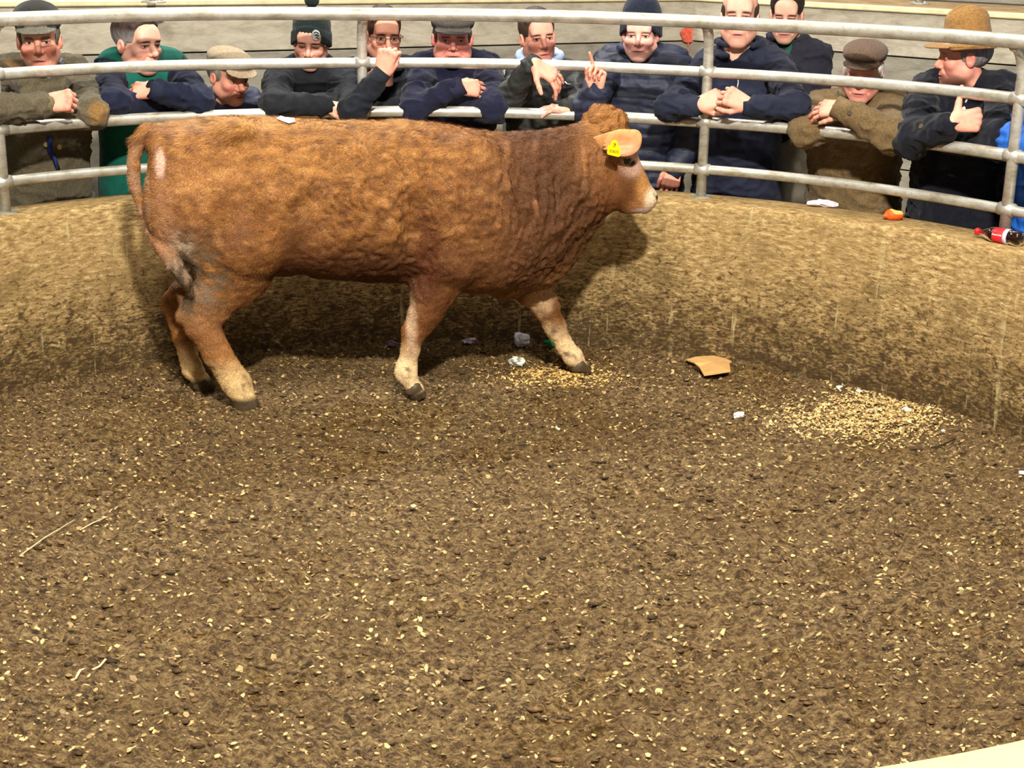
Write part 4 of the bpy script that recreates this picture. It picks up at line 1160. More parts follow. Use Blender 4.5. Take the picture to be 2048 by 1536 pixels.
X_, Z_ = np.array([1.0, 0, 0]), np.array([0, 0, 1.0]); TC = np.array([0, -1.0, 0])      # right, up, towards the ring
def P(x, y, r=2.74): return (x, y, r)
NAVY = (34, 38, 58); BLK = (30, 32, 38)
def spec(**k):
    k['coat255'] = k['coat']; k['coat'] = L(*k['coat']) * (.62 if sum(k['coat']) < 190 else .9); k['coat255'] = tuple(int(q * (.8 if sum(k['coat255']) < 190 else .95)) for q in k['coat255']); return k
GUYS = [
 spec(key='a', label='man in olive tweed jacket and black flat cap, one fist on the rail, far left', head=(78, 80), look=(-4, 2, -2), hs=(1.12, 1.1, 1.10), jaw=1.0, red=.7, mouth=-.012, eyes='narrow', gaze=0.1, browdrop=.25,
      haircol=L(90, 84, 78), hair='under', hat='flatcap', hatcol=L(40, 38, 36), hat2=L(110, 106, 94), crown=.022, sh=[(8, 150), (152, 148)], arms=[[P(-40, 222, 2.66), P(82, 212, 2.60)], [P(186, 226, 2.66), P(110, 236, 2.70)]],
      hands=[dict(w=(90, 207, 2.595), d=X_ + .15 * Z_, b=TC + .5 * Z_, s=1, p='fist', sc=1.08)], coat=(92, 84, 66), style='wool', cuff=(104, 94, 66), patch=[(200, 226, 2.60, .05, L(128, 98, 58)), (22, 140, 2.93, .045, L(166, 130, 84))],
      shirt=L(110, 134, 180), shirtgeo=(.080, .040, .012), noplacket=1, girth=1.10, armr=(.08, .064, .05), buttons=[(90, 288, 2.9, (190, 160, 90)), (116, 296, 2.9, (190, 160, 90))], trousers=L(44, 46, 50)),
 spec(key='b', label='bare-headed man in green gilet over navy jumper, arms folded, looking right', head=(276, 88), look=(38, 2, 0), hs=(1.12, 1.1, 1.06), fat=0.0, red=.35, skin=L(226, 172, 150), mouth=.01, eyes='narrow', nose=1.2,
      haircol=L(58, 44, 38), hair='short', grey=L(150, 146, 146), sh=[(218, 140), (352, 138)], arms=[[P(225, 206, 2.68), P(330, 212, 2.76)], [P(398, 204, 2.68), P(318, 182, 2.62)]],
      hands=[dict(w=(308, 179, 2.62), d=-X_ - .12 * Z_ - .35 * TC, b=TC + .8 * Z_, s=-1, p='tuck', sc=1.0)], coat=(32, 38, 62), bib=L(18, 88, 74), garment='jumper', girth=1.05, trousers=L(30, 60, 58), patch=[(250, 125, 2.95, .05, L(18, 88, 74)), (320, 128, 2.95, .045, L(18, 88, 74))]),
 spec(key='c', label='stooping man in beige flat cap and dark blue quilted jacket, head between the rails', head=(458, 153), hr=3.08, sr=3.18, hipr=3.22, cr=3.2, look=(34, 12, 0), hs=(1.05, 1.05, .98), red=.6, skin=L(196, 140, 118), mouth=.004, eyes='narrow', nose=1.25,
      haircol=L(120, 110, 100), hair='under', hat='flatcap', hatcol=L(160, 142, 116), crown=.008, sh=[(420, 212), (505, 212)], arms=[[P(405, 265, 3.1), P(440, 262, 3.0)], [P(520, 262, 3.1), P(480, 266, 3.0)]],
      hands=[dict(w=(445, 262, 2.98), d=X_ - .2 * Z_, b=TC, s=1, p='curl'), dict(w=(478, 266, 2.97), d=-X_ - .2 * Z_, b=TC, s=-1, p='curl')], coat=(58, 62, 84), style='puffer', patch=[(420, 190, 3.1, .055, L(30, 34, 44))]),
 spec(key='d', label='young man in black jacket and dark green woolly hat with round badge, eyes down', head=(622, 82), look=(-8, 14, 3), hs=(1.02, 1.05, 1.0), red=.35, skin=L(228, 168, 148), eyes='shut', haircol=L(80, 54, 38), hat='beanie', hatcol=L(30, 40, 40), pompom=True, badge=True,
      sh=[(560, 150), (665, 152)], arms=[[P(548, 210, 2.66), P(645, 210, 2.62)], [P(700, 212), P(620, 212, 2.78)]], hands=[dict(w=(648, 208, 2.62), d=X_ - .3 * Z_ - .5 * TC, b=Z_ + .5 * TC, s=-1, p='tuck', sc=.95)], coat=(38, 40, 46), style='plain'),
 spec(key='e', label='man in glasses and black jacket resting his chin on his fist', head=(767, 72), look=(12, 4, 2), hs=(1.0, 1.05, 1.0), hr=2.82, red=.35, skin=L(224, 162, 138), beard=.5, stubble=L(120, 78, 62), haircol=L(62, 40, 28), hair='short', eyes='narrow',
      sh=[(706, 150), (828, 148)], arms=[[P(706, 224, 2.57), P(755, 158, 2.55)], [P(812, 222), P(730, 232, 2.76)]], hands=[dict(w=(762, 149, 2.545), d=Z_ + .32 * X_ + .05 * TC, b=TC - .35 * X_, s=-1, p='fist', sc=1.12)], coat=(36, 40, 48), style='plain', glasses=True),
 spec(key='f', label='stout red-faced man in grey flat cap and navy coat, arms folded behind the bullock', head=(905, 77), look=(2, 3, 0), hs=(1.16, 1.1, 1.0), fat=.004, red=.6, skin=L(224, 150, 136), eyes='narrow', mouth=.008, haircol=L(80, 66, 60), hair='under', hat='flatcap', hatcol=L(84, 80, 76), crown=.006,
      sh=[(848, 138), (972, 136)], arms=[[P(828, 220, 2.66), P(908, 178, 2.62)], [P(988, 216, 2.66), P(900, 214, 2.76)]], hands=[dict(w=(918, 173, 2.62), d=X_ - .15 * Z_ - .5 * TC, b=TC + .6 * Z_, s=1, p='tuck', sc=1.0)], coat=(40, 42, 66), style='wool', girth=1.08, armr=(.078, .066, .050), collar=(.094, .045, .020)),
 spec(key='g', label='bare-headed man with pale blue hood over dark jacket, one hand drooping over the rail', head=(1076, 75), look=(16, 0, -5), hs=(1.02, 1.05, 1.02), red=.5, skin=L(222, 158, 136), eyes='narrow', haircol=L(66, 50, 40), hair='short', mouth=.014, gape=.001,
      sh=[(1040, 158), (1142, 156)], arms=[[P(1022, 192, 2.70), P(1062, 134, 2.60)], [P(1160, 212, 2.78), P(1140, 214, 2.68)]],
      hands=[dict(w=(1070, 126, 2.575), d=.78 * X_ - .52 * Z_ + .1 * TC, b=TC * .5 + .7 * Z_ + .3 * X_, s=-1, p='hang', spread=1.7, sc=1.1), dict(w=(1143, 218, 2.66), d=-X_, b=Z_ + .2 * TC, s=-1, p='flat', sc=.95)], coat=(52, 54, 52), style='wax', shirt=L(178, 200, 232), shirtgeo=(.100, .045, .020), shirtname='hood', noplacket=1),
 spec(key='h', label='ginger-haired youth in pointed navy woolly hat and padded jacket, one hand raised', head=(1281, 68), look=(-6, 3, 0), hs=(1.06, 1.05, .97), red=.45, skin=L(232, 178, 164), eyes='narrow', haircol=L(150, 84, 46), browcol=L(170, 116, 84), hair2='fringe', hat='beanie', hatcol=L(32, 38, 52), crown=.035, hatoff=(0, 0, .014), tipx=.012,
      sh=[(1220, 128), (1350, 128)], arms=[[P(1176, 218, 2.66), P(1194, 190, 2.62)], [P(1388, 205, 2.9), P(1372, 300, 2.92), P(1350, 335, 2.86)]], hands=[dict(w=(1194, 184, 2.61), d=Z_ + .06 * X_, b=TC * -.75 + .6 * X_, s=-1, p='point', sc=.98), dict(w=(1350, 332, 2.84), d=-Z_ - .2 * X_ + .15 * TC, b=TC, s=-1, p='tuck', sc=1.0)],
      coat=(42, 48, 72), style='puffer', girth=1.12, armr=(.08, .068, .052), trousers=L(28, 32, 46), collar=(.088, .055, .020)),
 spec(key='i', label='balding man in navy jacket holding both hands together over the rail beside the post', head=(1479, 36), look=(-2, -6, 0), hs=(1.08, 1.05, 1.12), red=.4, skin=L(222, 164, 142), eyes='narrow', beard=.4, haircol=L(60, 46, 40), hair='bald', mouth=0, hr=3.0, sr=3.06,
      sh=[(1420, 128), (1552, 130)], arms=[[P(1336, 218, 2.64), P(1384, 213, 2.58)], [P(1590, 212, 2.66), P(1506, 213, 2.59)]], hands=[dict(w=(1396, 209, 2.57), d=X_ + .35 * Z_, b=TC + .5 * Z_, s=-1, p='pinch', sc=1.06), dict(w=(1496, 209, 2.57), d=-X_ + .42 * Z_, b=TC + .4 * Z_, s=1, p='pinch', sc=1.06)],
      coat=(40, 44, 64), style='plain', girth=1.08, patch=[(1366, 206, 2.60, .014, L(200, 205, 205))], trousers=L(50, 62, 84), collar=(.098, .05, .016)),
 spec(key='j', label='dark-haired young man with green collar and beige trousers, standing behind the balding man', head=(1573, 30), hr=3.32, sr=3.40, hipr=3.42, cr=3.4, br=3.45, look=(-3, 10, 0), hs=(.96, 1.0, 1.0), red=.3, skin=L(214, 160, 138), eyes='shut', haircol=L(38, 30, 28), hair='short', hipz=1.02, hemz=.0, baggy=1.3,
      sh=[(1528, 112), (1636, 112)], arms=[[P(1520, 195, 3.4), P(1556, 215, 3.24)], [P(1632, 195, 3.4), P(1590, 215, 3.22)]], hands=[dict(w=(1558, 215, 3.22), d=X_, b=TC, s=1, p='tuck'), dict(w=(1588, 216, 3.20), d=-X_, b=TC, s=-1, p='tuck')], coat=(42, 42, 54), style='plain', shirt=L(30, 84, 66), trousers=L(172, 162, 142)),
 spec(key='k', label='white-haired man in brown flat cap and olive-brown tweed overcoat, arms folded', head=(1726, 146), look=(-6, 8, 2), hs=(1.06, 1.05, 1.0), red=.6, skin=L(222, 150, 132), eyes='narrow', haircol=L(216, 212, 206), browcol=L(180, 170, 160), hair='under', side=L(216, 212, 206), hat='flatcap', hatcol=L(92, 74, 60), crown=.004, hatoff=(0, 0, .010), hr=2.93,
      sh=[(1645, 214), (1786, 216)], arms=[[P(1612, 262, 2.66), P(1700, 248, 2.75)], [P(1784, 272, 2.66), P(1690, 222, 2.60)]], hands=[dict(w=(1686, 214, 2.60), d=-X_ - .15 * Z_ - .55 * TC, b=TC + .7 * Z_, s=1, p='tuck', sc=.95)], coat=(112, 92, 62), style='wool', girth=1.12, armr=(.084, .072, .054), shirt=L(214, 220, 226), buttons=[(1700, 225, 2.56, (52, 38, 26))], trousers=L(70, 58, 44), patch=[]),
 spec(key='l', label='elderly man in tan felt hat and black overcoat, in profile facing left', head=(1926, 112), look=(-76, 4, 0), hs=(1.1, 1.0, 1.1), red=.5, skin=L(218, 150, 130), eyes='narrow', nose=1.05, haircol=L(128, 124, 120), hair='under', hat='felt', hatcol=L(142, 106, 62), hat2=L(120, 88, 52), hatscale=(.95, 1.04, .95), gape=.0015,
      sh=[(1856, 182), (2008, 184)], arms=[[P(1824, 280, 2.66), P(1892, 250, 2.60)], [P(2002, 282), P(1900, 278, 2.78)]], hands=[dict(w=(1904, 245, 2.59), d=X_ + .12 * Z_, b=TC + .1 * Z_, s=1, p='thumbup', sc=1.12)], coat=(30, 32, 42), style='wool', girth=1.15, armr=(.084, .074, .058), shirt=L(214, 214, 220), cuff=(86, 112, 176), buttons=[(1862, 263, 2.62, (84, 76, 58)), (1858, 280, 2.62, (84, 76, 58))], trousers=L(26, 28, 38)),
 spec(key='m', label='person in bright blue jacket and dark trousers at the right edge', head=(2142, 140), look=(-10, 4, 0), red=.4, haircol=L(60, 44, 34), hair='short', sh=[(2068, 214), (2200, 222)], arms=[[P(2026, 282, 2.72), P(2170, 300, 2.68)], [P(2230, 300), P(2140, 300, 2.74)]],
      hands=[dict(w=(2178, 302, 2.67), d=X_, b=TC + .4 * Z_, s=1, p='tuck')], coat=(28, 96, 190), style='wax', trousers=L(28, 32, 46)),
]
MEN = {}
for g_ in GUYS: MEN[g_['key']] = buyer(g_) + (g_,)

def extras():
    # glasses
    root, HM, hp, ks, (V, N), o = MEN['e']
    dark = mat('black_frames', (22, 20, 22), rough=.3, var=0, bstr=0, spec=.6)
    f = lambda p: (np.array(p) * ks) @ HM.T + hp
    m = MB()
    for sx in (-1, 1):
        pts = [f((sx * .033 + .0225 * np.sign(math.cos(q)) * abs(math.cos(q))**.6, -.106 + .004 * abs(math.cos(q)), -.003 + .0165 * np.sign(math.sin(q)) * abs(math.sin(q))**.6)) for q in np.linspace(0, 2 * PI, 25)]
        m.tube(pts, .0014, 6, cap=False)
        m.tube([f((sx * .055, -.104, .006)), f((sx * .083, -.05, .006)), f((sx * .086, .01, .004))], .0018, 6)
    m.tube([f((-.011, -.108, .002)), f((0, -.111, .005)), f((.011, -.108, .002))], .0016, 6)
    gl = m.build('glasses', dark, root, True)
    gm = mat('spectacle_lens', (235, 240, 240), rough=.03, var=0, bstr=0, trans=1.0, ior=1.1)
    for sx in (-1, 1):
        q = [f((sx * .033 + .0215 * math.cos(a_), -.105, -.003 + .0155 * math.sin(a_))) for a_ in np.linspace(0, 2 * PI, 18, endpoint=False)]
        q2 = [f((sx * .033 + .0215 * math.cos(a_), -.1065, -.003 + .0155 * math.sin(a_))) for a_ in np.linspace(0, 2 * PI, 18, endpoint=False)]
        b_ = MB(); b_.add(q + q2, [list(range(18)), list(range(18, 36))[::-1]] + [[i, 18 + i, 18 + (i + 1) % 18, (i + 1) % 18] for i in range(18)]); b_.build('lens', gm, gl)
    # blue tie hanging out of the tweed jacket, drawstring of the balding man
    root, HM, hp, ks, (V, N), o = MEN['a']
    def on(px, py, off=.006):
        rel = V - CAM; dep = rel @ FW; q = (1024 + FPX * (rel @ RT) / dep - px)**2 + (768 - FPX * (rel @ UP) / dep - py)**2
        c = np.where(q < q.min() + 60)[0]; i = c[np.argmin(dep[c])]; return V[i] + N[i] * off
    m = MB(); m.tube([on(103, 275), on(105, 300), on(112, 320), on(122, 338)], [.012, .022, .028, .016], 10, flat=.35); m.build('scarf_end', mat('royal_blue_cloth', (34, 50, 112)), root, True)
    root, HM, hp, ks, (V, N), o = MEN['i']
    m = MB(); m.tube([on(1472, 150), on(1472, 162), on(1472, 174)], .0035, 8); m.build('zip_pull', mat('zip_metal', (190, 185, 175), rough=.35, metal=.8, bstr=0), root, True)
    root, HM, hp, ks, (V, N), o = MEN['g']
    m = MB(); m.tube([on(1126, 160), on(1132, 163), on(1137, 164)], .004, 8, flat=.5); m.build('chest_logo', mat('white_print', (230, 230, 228), bstr=0), root, True)
extras()

# ================================================================== LITTER, SHAVINGS AND OTHER SMALL THINGS
def scatter_flakes(name, n, gen, size, col, m, thick=.0012, lift=.002, label=None, tiltmax=.35):
    V = []; k = 0; xy = gen(n); xy = xy[np.hypot(xy[:, 0] - CX, xy[:, 1] - CY) < RI - .02]; n = len(xy)
    z = floor_h(xy[:, 0], xy[:, 1]) + lift
    sz = rng.uniform(size[0], size[1], n) * rng.uniform(.6, 1, n); asp = rng.uniform(.35, .9, n); th = rng.uniform(0, 2 * PI, n)
    th = np.where(rng.random(n) < .6, rng.normal(0, .45, n), th)
    tx, ty = rng.normal(0, tiltmax, n), rng.normal(0, tiltmax, n)
    ca, sa = np.cos(th), np.sin(th)
    K = 5; ring = np.linspace(0, 2 * PI, K, endpoint=False)
    r = rng.uniform(.65, 1.1, (n, K))
    lx, ly = sz[:, None] * np.cos(ring) * r, (sz * asp)[:, None] * np.sin(ring) * r
    X = xy[:, 0:1] + ca[:, None] * lx - sa[:, None] * ly; Y = xy[:, 1:2] + sa[:, None] * lx + ca[:, None] * ly
    Zt = z[:, None] + tx[:, None] * lx + ty[:, None] * ly
    top = np.stack([X, Y, Zt + thick], 2); bot = np.stack([X, Y, Zt - thick], 2)
    A = np.concatenate([top, bot], 1).reshape(-1, 3)
    base = (np.arange(n) * 2 * K)[:, None]
    tri = [(0, 1, 2), (0, 2, 3), (0, 3, 4)]; side = []
    for i in range(K): j = (i + 1) % K; side += [(i, i + K, j + K), (i, j + K, j)]
    F = (base[:, :, None] + np.array(tri + side)[None]).reshape(-1, 3)
    C = np.repeat(np.array(col)[None] * rng.uniform(.35, 1.4, (n, 1)), 2 * K, axis=0).reshape(-1, 3)
    o = mesh(name, A, F, m, None, False, np.clip(C, 0, 1)); return tag(o, label, 'wood shavings', kind='stuff')
SHAV = mat('wood_shaving', None, rough=.7, var=.15, scale=90, bstr=0, spec=.3)
def uni(n):
    y = CY - RI + 2 * RI * np.sqrt(rng.random(n)) if False else rng.uniform(2.9, CY + RI, n)
    return np.stack([rng.uniform(-2.6, 2.4, n), y], 1)
def around(px, py, rx, ry):
    c = at_z(px, py, 0)
    return lambda n: np.stack([c[0] + rng.normal(0, rx, n), c[1] + rng.normal(0, ry, n)], 1)
scatter_flakes('wood_shavings', 20000, uni, (.003, .013), L(186, 156, 104), SHAV, label='pale wood shavings strewn thinly over the whole trodden ring floor')
scatter_flakes('sawdust_heap', 5200, lambda n: np.concatenate([around(1775, 815, .13, .13)(n // 2), around(1700, 842, .17, .13)(n - n // 2)]), (.003, .012), L(222, 188, 126), SHAV, lift=.005, label='dense patch of fresh yellow shavings on the floor near the right-hand wall foot')
scatter_flakes('sawdust_patch', 1800, around(1115, 752, .14, .10), (.003, .011), L(222, 180, 108), SHAV, lift=.004, label='small patch of fresh shavings under the outstretched front hoof of the bullock')
def clods():
    import bmesh
    b = bmesh.new(); bmesh.ops.create_icosphere(b, subdivisions=1, radius=1); b.verts.index_update(); b.faces.ensure_lookup_table()
    bv = np.array([v.co[:] for v in b.verts]); bf = np.array([[v.index for v in f.verts] for f in b.faces]); b.free()
    n = 5000; xy = uni(n); xy = xy[np.hypot(xy[:, 0] - CX, xy[:, 1] - CY) < RI - .03]; n = len(xy)
    z = floor_h(xy[:, 0], xy[:, 1]); s_ = rng.uniform(.003, .011, n)[:, None, None] * rng.uniform(.6, 1.4, (n, 1, 3)) * np.array([1.9, .9, .5])
    P_ = bv[None] * s_ * rng.uniform(.75, 1.2, (n, len(bv), 1)) + np.concatenate([xy, z[:, None] + .001], 1)[:, None]
    F = (bf[None] + (np.arange(n) * len(bv))[:, None, None]).reshape(-1, 3)
    C = np.repeat(L(84, 62, 36)[None] * rng.uniform(.3, 1.9, (n, 1)), len(bv), axis=0)
    tag(mesh('muck_clods', P_.reshape(-1, 3), F, mat('muck_clod', None, rough=.7, var=.3, scale=120, bscale=300, bstr=.4), None, True, np.clip(C, 0, 1)), 'small dark clods of dung and wet litter scattered over the ring floor', 'muck', kind='stuff')
clods()

def crumple(name, label, cat, pos, size, col, seed, par=None, squash=.45, rot=0.0, col2=None):
    import bmesh
    b = bmesh.new(); bmesh.ops.create_icosphere(b, subdivisions=3, radius=1); b.verts.index_update()
    v = np.array([q.co[:] for q in b.verts]); f = np.array([[q.index for q in ff.verts] for ff in b.faces]); b.free()
    r = 1 + .55 * fbm(v * 1.6 + seed, 2) - .35 * np.abs(vnoise(v * 3.3 + seed * 2)); v = v * r[:, None]
    c, s_ = math.cos(rot), math.sin(rot); v = v * np.array(size) / 2; v[:, 2] *= 1
    v = np.stack([v[:, 0] * c - v[:, 1] * s_, v[:, 0] * s_ + v[:, 1] * c, v[:, 2]], 1)
    v[:, 2] -= v[:, 2].min(); C = np.tile(L(*col), (len(v), 1))
    if col2: g = (vnoise(v * 60 + seed) > .25)[:, None]; C = np.where(g, L(*col2), C)
    m = mat('crumpled_' + name, None, rough=.6, var=.06, scale=60, bscale=200, bstr=.2)
    o = mesh(name, v + pos, f, m, None, False, C, origin=pos); return tag(o, label, cat)
def fl(px, py, dz=0):
    p = at_z(px, py, 0); r_ = math.hypot(p[0] - CX, p[1] - CY)
    if r_ > RI - .055: k_ = (RI - .055) / r_; p[0] = CX + (p[0] - CX) * k_; p[1] = CY + (p[1] - CY) * k_
    p[2] = fh(p[0], p[1]) + dz; return p
crumple('paper_scrap', 'pale blue-white crumpled paper scrap at the wall foot behind the bullock', 'paper', fl(1048, 684), (.085, .05, .075), (206, 212, 232), 3)
crumple('paper_scrap', 'white crumpled paper scrap on the floor between the front legs of the bullock', 'paper', fl(1031, 731), (.075, .05, .045), (232, 232, 222), 8, col2=(150, 152, 130))
crumple('sweet_wrapper', 'purple sweet wrapper at the wall foot left of the near front leg', 'wrapper', fl(785, 694), (.060, .03, .035), (120, 78, 130), 5, col2=(190, 170, 200))
crumple('sweet_wrapper', 'purple and silver sweet wrapper at the wall foot between the front legs', 'wrapper', fl(941, 687), (.070, .025, .032), (130, 84, 128), 12, col2=(206, 200, 214))
crumple('paper_scrap', 'white paper ball alone on the floor below the piece of cardboard', 'paper', fl(1476, 834), (.05, .04, .032), (232, 230, 218), 17)
crumple('paper_scrap', 'tiny white paper bit against the wall foot beyond the yellow shavings', 'paper', fl(1702, 771), (.032, .02, .018), (236, 236, 236), 21)
crumple('paper_scrap', 'small white paper bit at the back edge of the yellow shavings', 'paper', fl(1717, 793, .008), (.024, .02, .014), (236, 236, 230), 23)
crumple('paper_scrap', 'white paper bit on the yellow shavings, nearest their middle', 'paper', fl(1742, 821, .008), (.045, .018, .018), (236, 236, 230), 27)
crumple('paper_scrap', 'white paper bit at the right end of the yellow shavings', 'paper', fl(1812, 822, .008), (.04, .022, .018), (238, 232, 214), 31)
crumple('paper_scrap', 'tiny white paper speck near the wall foot right of the yellow shavings', 'paper', fl(1887, 858), (.018, .014, .012), (232, 238, 230), 33)
crumple('paper_scrap', 'white paper scrap on the floor at the right edge of the picture', 'paper', fl(2044, 948), (.03, .02, .014), (236, 236, 236), 35)
crumple('paper_scrap', 'tiny white paper speck on open floor below the front of the bullock', 'paper', fl(1117, 861), (.013, .011, .010), (226, 232, 226), 37)
def wt(px, py): return at_z(px, py, HW + .001)
crumple('tissue', 'crumpled white and lilac tissue lying on top of the ring wall', 'tissue', wt(1643, 414), (.145, .05, .034), (222, 212, 222), 41, rot=-.25)

def orange_peel():
    p = wt(1787, 440); v = Vol([-.06, -.05, -.01], [.06, .05, .07], .003)
    v.ell((0, 0, .012), (.042, .028, .026), .004); v.ell((.012, -.004, .040), (.030, .026, .020), .004, sub=True); v.cone((-.045, -.01, .006), (-.02, 0, .010), .005, .012, .008)
    V, F = v.net(); N = normals(V, F); V = V + N * (.003 * fbm(V * 60, 2))[:, None]; V[:, 2] -= V[:, 2].min()
    C = np.tile(L(226, 92, 30), (len(V), 1)); g = ((N[:, 2] > .3) & (np.hypot(V[:, 0] - .01, V[:, 1]) < .03))[:, None]; C = np.where(g, L(240, 190, 110), C)
    o = mesh('orange_peel', V + p, F, mat('orange_rind', None, rough=.5, var=.08, scale=80, bscale=400, bstr=.3), None, True, C, origin=p)
    tag(o, 'piece of orange peel lying on top of the ring wall', 'peel')
orange_peel()

def lathe(prof, o, ax, n=24):
    ax = np.array(ax) / np.linalg.norm(ax); a = np.cross(ax, [0, 0, 1.0]); a /= np.linalg.norm(a); b_ = np.cross(ax, a); V = []; F = []
    for x, r in prof:
        for k in range(n): q = 2 * PI * k / n; V.append(np.array(o) + ax * x + r * (math.cos(q) * a + math.sin(q) * b_))
    for i in range(len(prof) - 1):
        for k in range(n): F.append([i * n + k, (i + 1) * n + k, (i + 1) * n + (k + 1) % n, i * n + (k + 1) % n])
    F.append(list(range(n))); F.append([(len(prof) - 1) * n + k for k in range(n)][::-1])
    return V, F
def bottle(label, p_cap, p_base, rad, glassc, cap, lab, liquid, cat='bottle'):
    ax = p_base - p_cap; Lg = np.linalg.norm(ax); ax = ax / Lg; s_ = Lg / .232
    root = thing('plastic_bottle', label, cat, tuple((p_cap + p_base) / 2 - [0, 0, rad]))
    pr = [(.010, .0125), (.030, .0125), (.036, .0145), (.060, .024), (.082, .0315), (.098, .0325), (.100, .030), (.150, .030), (.153, .0325), (.172, .0325), (.180, .029), (.190, .0325), (.222, .0325), (.230, .027), (.232, .018)]
    k = rad / .0325
    V, F = lathe([(x * s_, r * k) for x, r in pr], p_cap, ax); mesh('bottle_body', V, F, glassc, root, True)
    V, F = lathe([(x * s_, (r - .0016) * k) for x, r in pr[3:]], p_cap, ax)
    if liquid: mesh('cola', V, F, liquid, root, True)
    V, F = lathe([(0, .013 * k), (.002, .0150 * k), (.016 * s_, .0150 * k), (.017 * s_, .013 * k)], p_cap, ax); mesh('cap', V, F, cap, root, True)
    if lab:
        V, F = lathe([(.099 * s_, .0312 * k), (.100 * s_, .0318 * k), (.151 * s_, .0318 * k), (.152 * s_, .0312 * k)], p_cap, ax, 32); lb = mesh('label_band', V, F, lab, root, True)
        return root, lb, ax, s_, k
    return root
p1, p2 = at_z(1952, 462, HW + .031), at_z(2044, 479, HW + .031)
red = mat('red_plastic', (214, 26, 32), rough=.35, var=.05, bstr=0, spec=.5)
clear = mat('clear_bottle', (235, 235, 235), rough=.06, var=0, bstr=0, trans=1.0, ior=1.18)
cola = mat('cola_liquid', (38, 18, 10), rough=.1, var=0, bstr=0, spec=.6)
rt_, lb_, ax_, s_, k_ = bottle('bottle of cola with red cap and label lying on top of the ring wall', p1, p2, .031, clear, red, mat('red_label', (214, 40, 46), rough=.4, var=.04, bstr=0), cola)
white = mat('white_lettering', (244, 240, 236), rough=.5, var=0, bstr=0)
fr_ = CAM - p1; fr_ /= np.linalg.norm(fr_); nn_ = fr_ - ax_ * (fr_ @ ax_); nn_ /= np.linalg.norm(nn_)
up_ = np.cross(nn_, ax_)
text('Coca-Cola', p1 + ax_ * .125 * s_ + nn_ * .0318 * k_, ax_, up_, .0100, white, lb_, 'lettering', .0012)
V, F = lathe([(.1525 * s_, .0318 * k_), (.153 * s_, .0334 * k_), (.171 * s_, .0334 * k_), (.172 * s_, .0318 * k_)], p1, ax_); mesh('pale_band', V, F, mat('lilac_band', (196, 190, 216), rough=.4, var=.1, bstr=0), rt_, True)
g1, g2 = fl(1092, 688, .026), fl(1130, 690, .026); d_ = (g2 - g1); d_[2] = 0; d_ /= np.linalg.norm(d_)
bottle('green plastic bottle lying at the wall foot behind the outstretched front leg', g1 - d_ * .0, g1 + d_ * .10, .024, mat('green_bottle', (24, 150, 92), rough=.15, var=.05, bstr=0, spec=.6), mat('green_cap', (20, 120, 70), bstr=0), None, None)

def cardboard():
    pts = [(1372, 719), (1392, 713), (1425, 711), (1462, 712), (1463, 724), (1459, 727), (1461, 742), (1430, 747), (1408, 750), (1398, 733), (1389, 725)]
    root = thing('cardboard_piece', 'torn brown cardboard piece lying on the floor near the wall foot', 'cardboard', tuple(fl(1420, 735)))
    m = mat('brown_cardboard', (198, 156, 98), rough=.8, var=.12, scale=40, bscale=200, bstr=.2, stretch=(1, 4, 1))
    top = [at_z(a, b_, .030 + .010 * math.sin(i * 1.3)) for i, (a, b_) in enumerate(pts)]; n = len(pts); c = sum(top) / n + np.array([0, 0, .010])
    V = top + [c] + [q - [0, 0, .005] for q in top] + [c - [0, 0, .005]]
    F = [[i, (i + 1) % n, n] for i in range(n)] + [[n + 1 + (i + 1) % n, n + 1 + i, 2 * n + 1] for i in range(n)] + [[i, n + 1 + i, n + 1 + (i + 1) % n, (i + 1) % n] for i in range(n)]
    mesh('panel', V, F, m, root, False)
    f = [top[0], top[1], top[9], top[10]]; f2 = [q + np.array([-.004, -.014, -.020]) for q in f[:1]] 
    A = [at_z(1374, 721, .028), at_z(1392, 727, .026), at_z(1401, 738, .024), at_z(1399, 744, .002), at_z(1386, 732, .002), at_z(1372, 724, .002)]
    B = [q - np.array([.003, -.003, 0]) for q in A]; k = len(A)
    mesh('flap', A + B, [list(range(k)), list(range(k, 2 * k))[::-1]] + [[i, k + i, k + (i + 1) % k, (i + 1) % k] for i in range(k)], mat('cardboard_inside', (96, 70, 40), bstr=.1), root, False)
cardboard()

def stick(name, label, cat, px, r, col):
    pts = [fl(a, b_, .012) for a, b_ in px]; m = MB(); m.tube(pts, r, 8, flat=.6); o = m.build(name, mat(name + '_skin', tuple(int(q * .86) for q in col), rough=.7, var=.2, scale=60), None, True, origin=pts[0]); tag(o, label, cat)
stick('straw_stalk', 'long pale straw stalk on the floor at the left, the lower of two', 'straw', [(40, 1120), (90, 1085), (150, 1042)], .0028, (222, 196, 150))
stick('straw_stalk', 'thin pale straw stalk on the floor at the left, right of the longer one', 'straw', [(160, 1062), (185, 1050), (215, 1040)], .003, (220, 198, 160))
stick('straw_stalk', 'pale straw stalk on the floor left of the yellow shavings', 'straw', [(1580, 855), (1590, 863), (1600, 870)], .004, (226, 190, 120))
stick('twig', 'dark twig on the floor below the yellow shavings near the right edge', 'twig', [(1800, 893), (1830, 897), (1880, 890), (1910, 884)], .004, (48, 34, 22))
for i, (x, y, x2, y2) in enumerate(((150, 1352, 170, 1335), (185, 1340, 212, 1322))):
    stick('straw_stalk', ('short pale straw bit near the bottom left, the left one of a pair', 'short pale straw bit near the bottom left, the right one of a pair')[i], 'straw', [(x, y), ((x + x2) / 2, (y + y2) / 2 - 2), (x2, y2)], .004, (232, 214, 176))

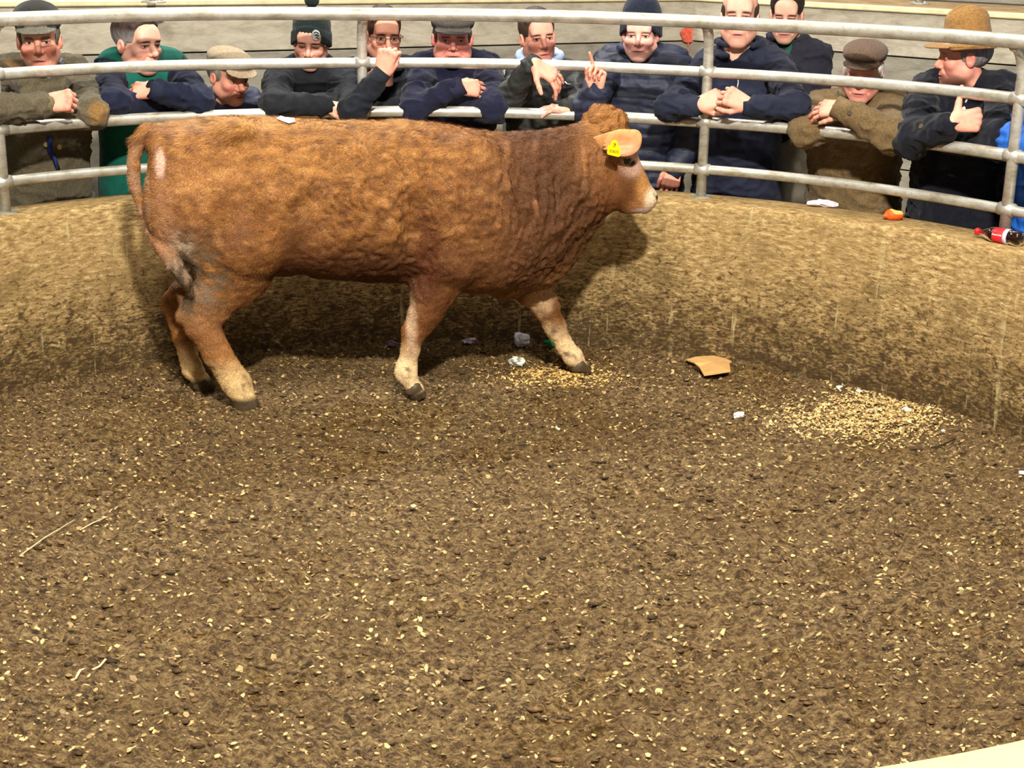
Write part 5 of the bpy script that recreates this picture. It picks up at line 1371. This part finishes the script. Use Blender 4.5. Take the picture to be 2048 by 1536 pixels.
# ---- things on the terrace and the pale post behind the buyers
def terr_pt(px, py, z): return at_z(px, py, z)
for lab_, (px, py) in (('grey bolted foot of a barrier upright on the terrace above the green gilet man', (307, 5)), ('grey bolted foot of a barrier upright on the terrace above the felt hat', (1838, 8))):
    p = terr_pt(px, py, 1.521)
    root = thing('upright_foot', lab_, 'post', tuple(p))
    m = MB(); m.tube([p, p + [0, 0, .006], p + [0, 0, .010]], [.062, .062, .050], 24, flat=1); m.build('foot_plate', STEEL, root)
    m = MB(); m.tube([p + [0, 0, .008], p + [0, 0, .9]], .022, 14); m.build('upright', STEEL, root, True)
    for q in range(4):
        a_ = q * PI / 2 + .6; c_ = p + np.array([.044 * math.cos(a_), .044 * math.sin(a_), .008]); m = MB(); m.tube([c_, c_ + [0, 0, .010]], .008, 6); m.build('bolt', STEEL, root)
pp = at_r(1012, 250, 3.62)
root = thing('square_post', 'pale square post standing behind the buyers between the navy coat and the dark jacket', 'post', (pp[0], pp[1], FLOOR_OUT))
m = MB(); m.box((pp[0], pp[1], (FLOOR_OUT + 1.20) / 2), (.038, .038, 1.20 - FLOOR_OUT), None, .004); pm = mat('pale_post_paint', (176, 172, 158), rough=.5, var=.1, scale=20)
m.build('shaft', pm, root)
m = MB(); m.box((pp[0], pp[1], 1.208), (.046, .046, .014), None, .003); m.build('end_cap', pm, root)

# ---- red spray-painted blot on the terrace board
dR = (P1 - P0) / np.linalg.norm(P1 - P0); nR = np.array([dR[1], -dR[0], 0]); A3 = np.array([P1[0], P1[1], 0])
o0 = A3 + nR * .0
def onb(px, py, off): return at_plane(px, py, o0 + nR * (-.004 + off), nR)
c_ = onb(1377, 70, .010); ew = np.array([dR[0], dR[1], 0]); blot = MB()
n = 26
front = [c_ + nR * .004 + ew * (.058 * (1 + .12 * math.sin(3 * q) + .07 * math.sin(7 * q))) * math.cos(q) + np.array([0, 0, .052 * (1 + .12 * math.cos(2 * q))]) * math.sin(q) for q in np.linspace(0, 2 * PI, n, endpoint=False)]
back_ = [q - nR * .006 for q in front]
blot.add(front + back_, [list(range(n)), list(range(n, 2 * n))[::-1]] + [[i, (i + 1) % n, n + (i + 1) % n, n + i] for i in range(n)])
blot.tube([c_ + nR * .002 + [0, 0, -.04], c_ + nR * .002 + [0, 0, -.13]], .004, 6)
blot.build('paint_blot', mat('red_spray_paint', (208, 92, 72), rough=.7, var=.35, scale=40), TERR)
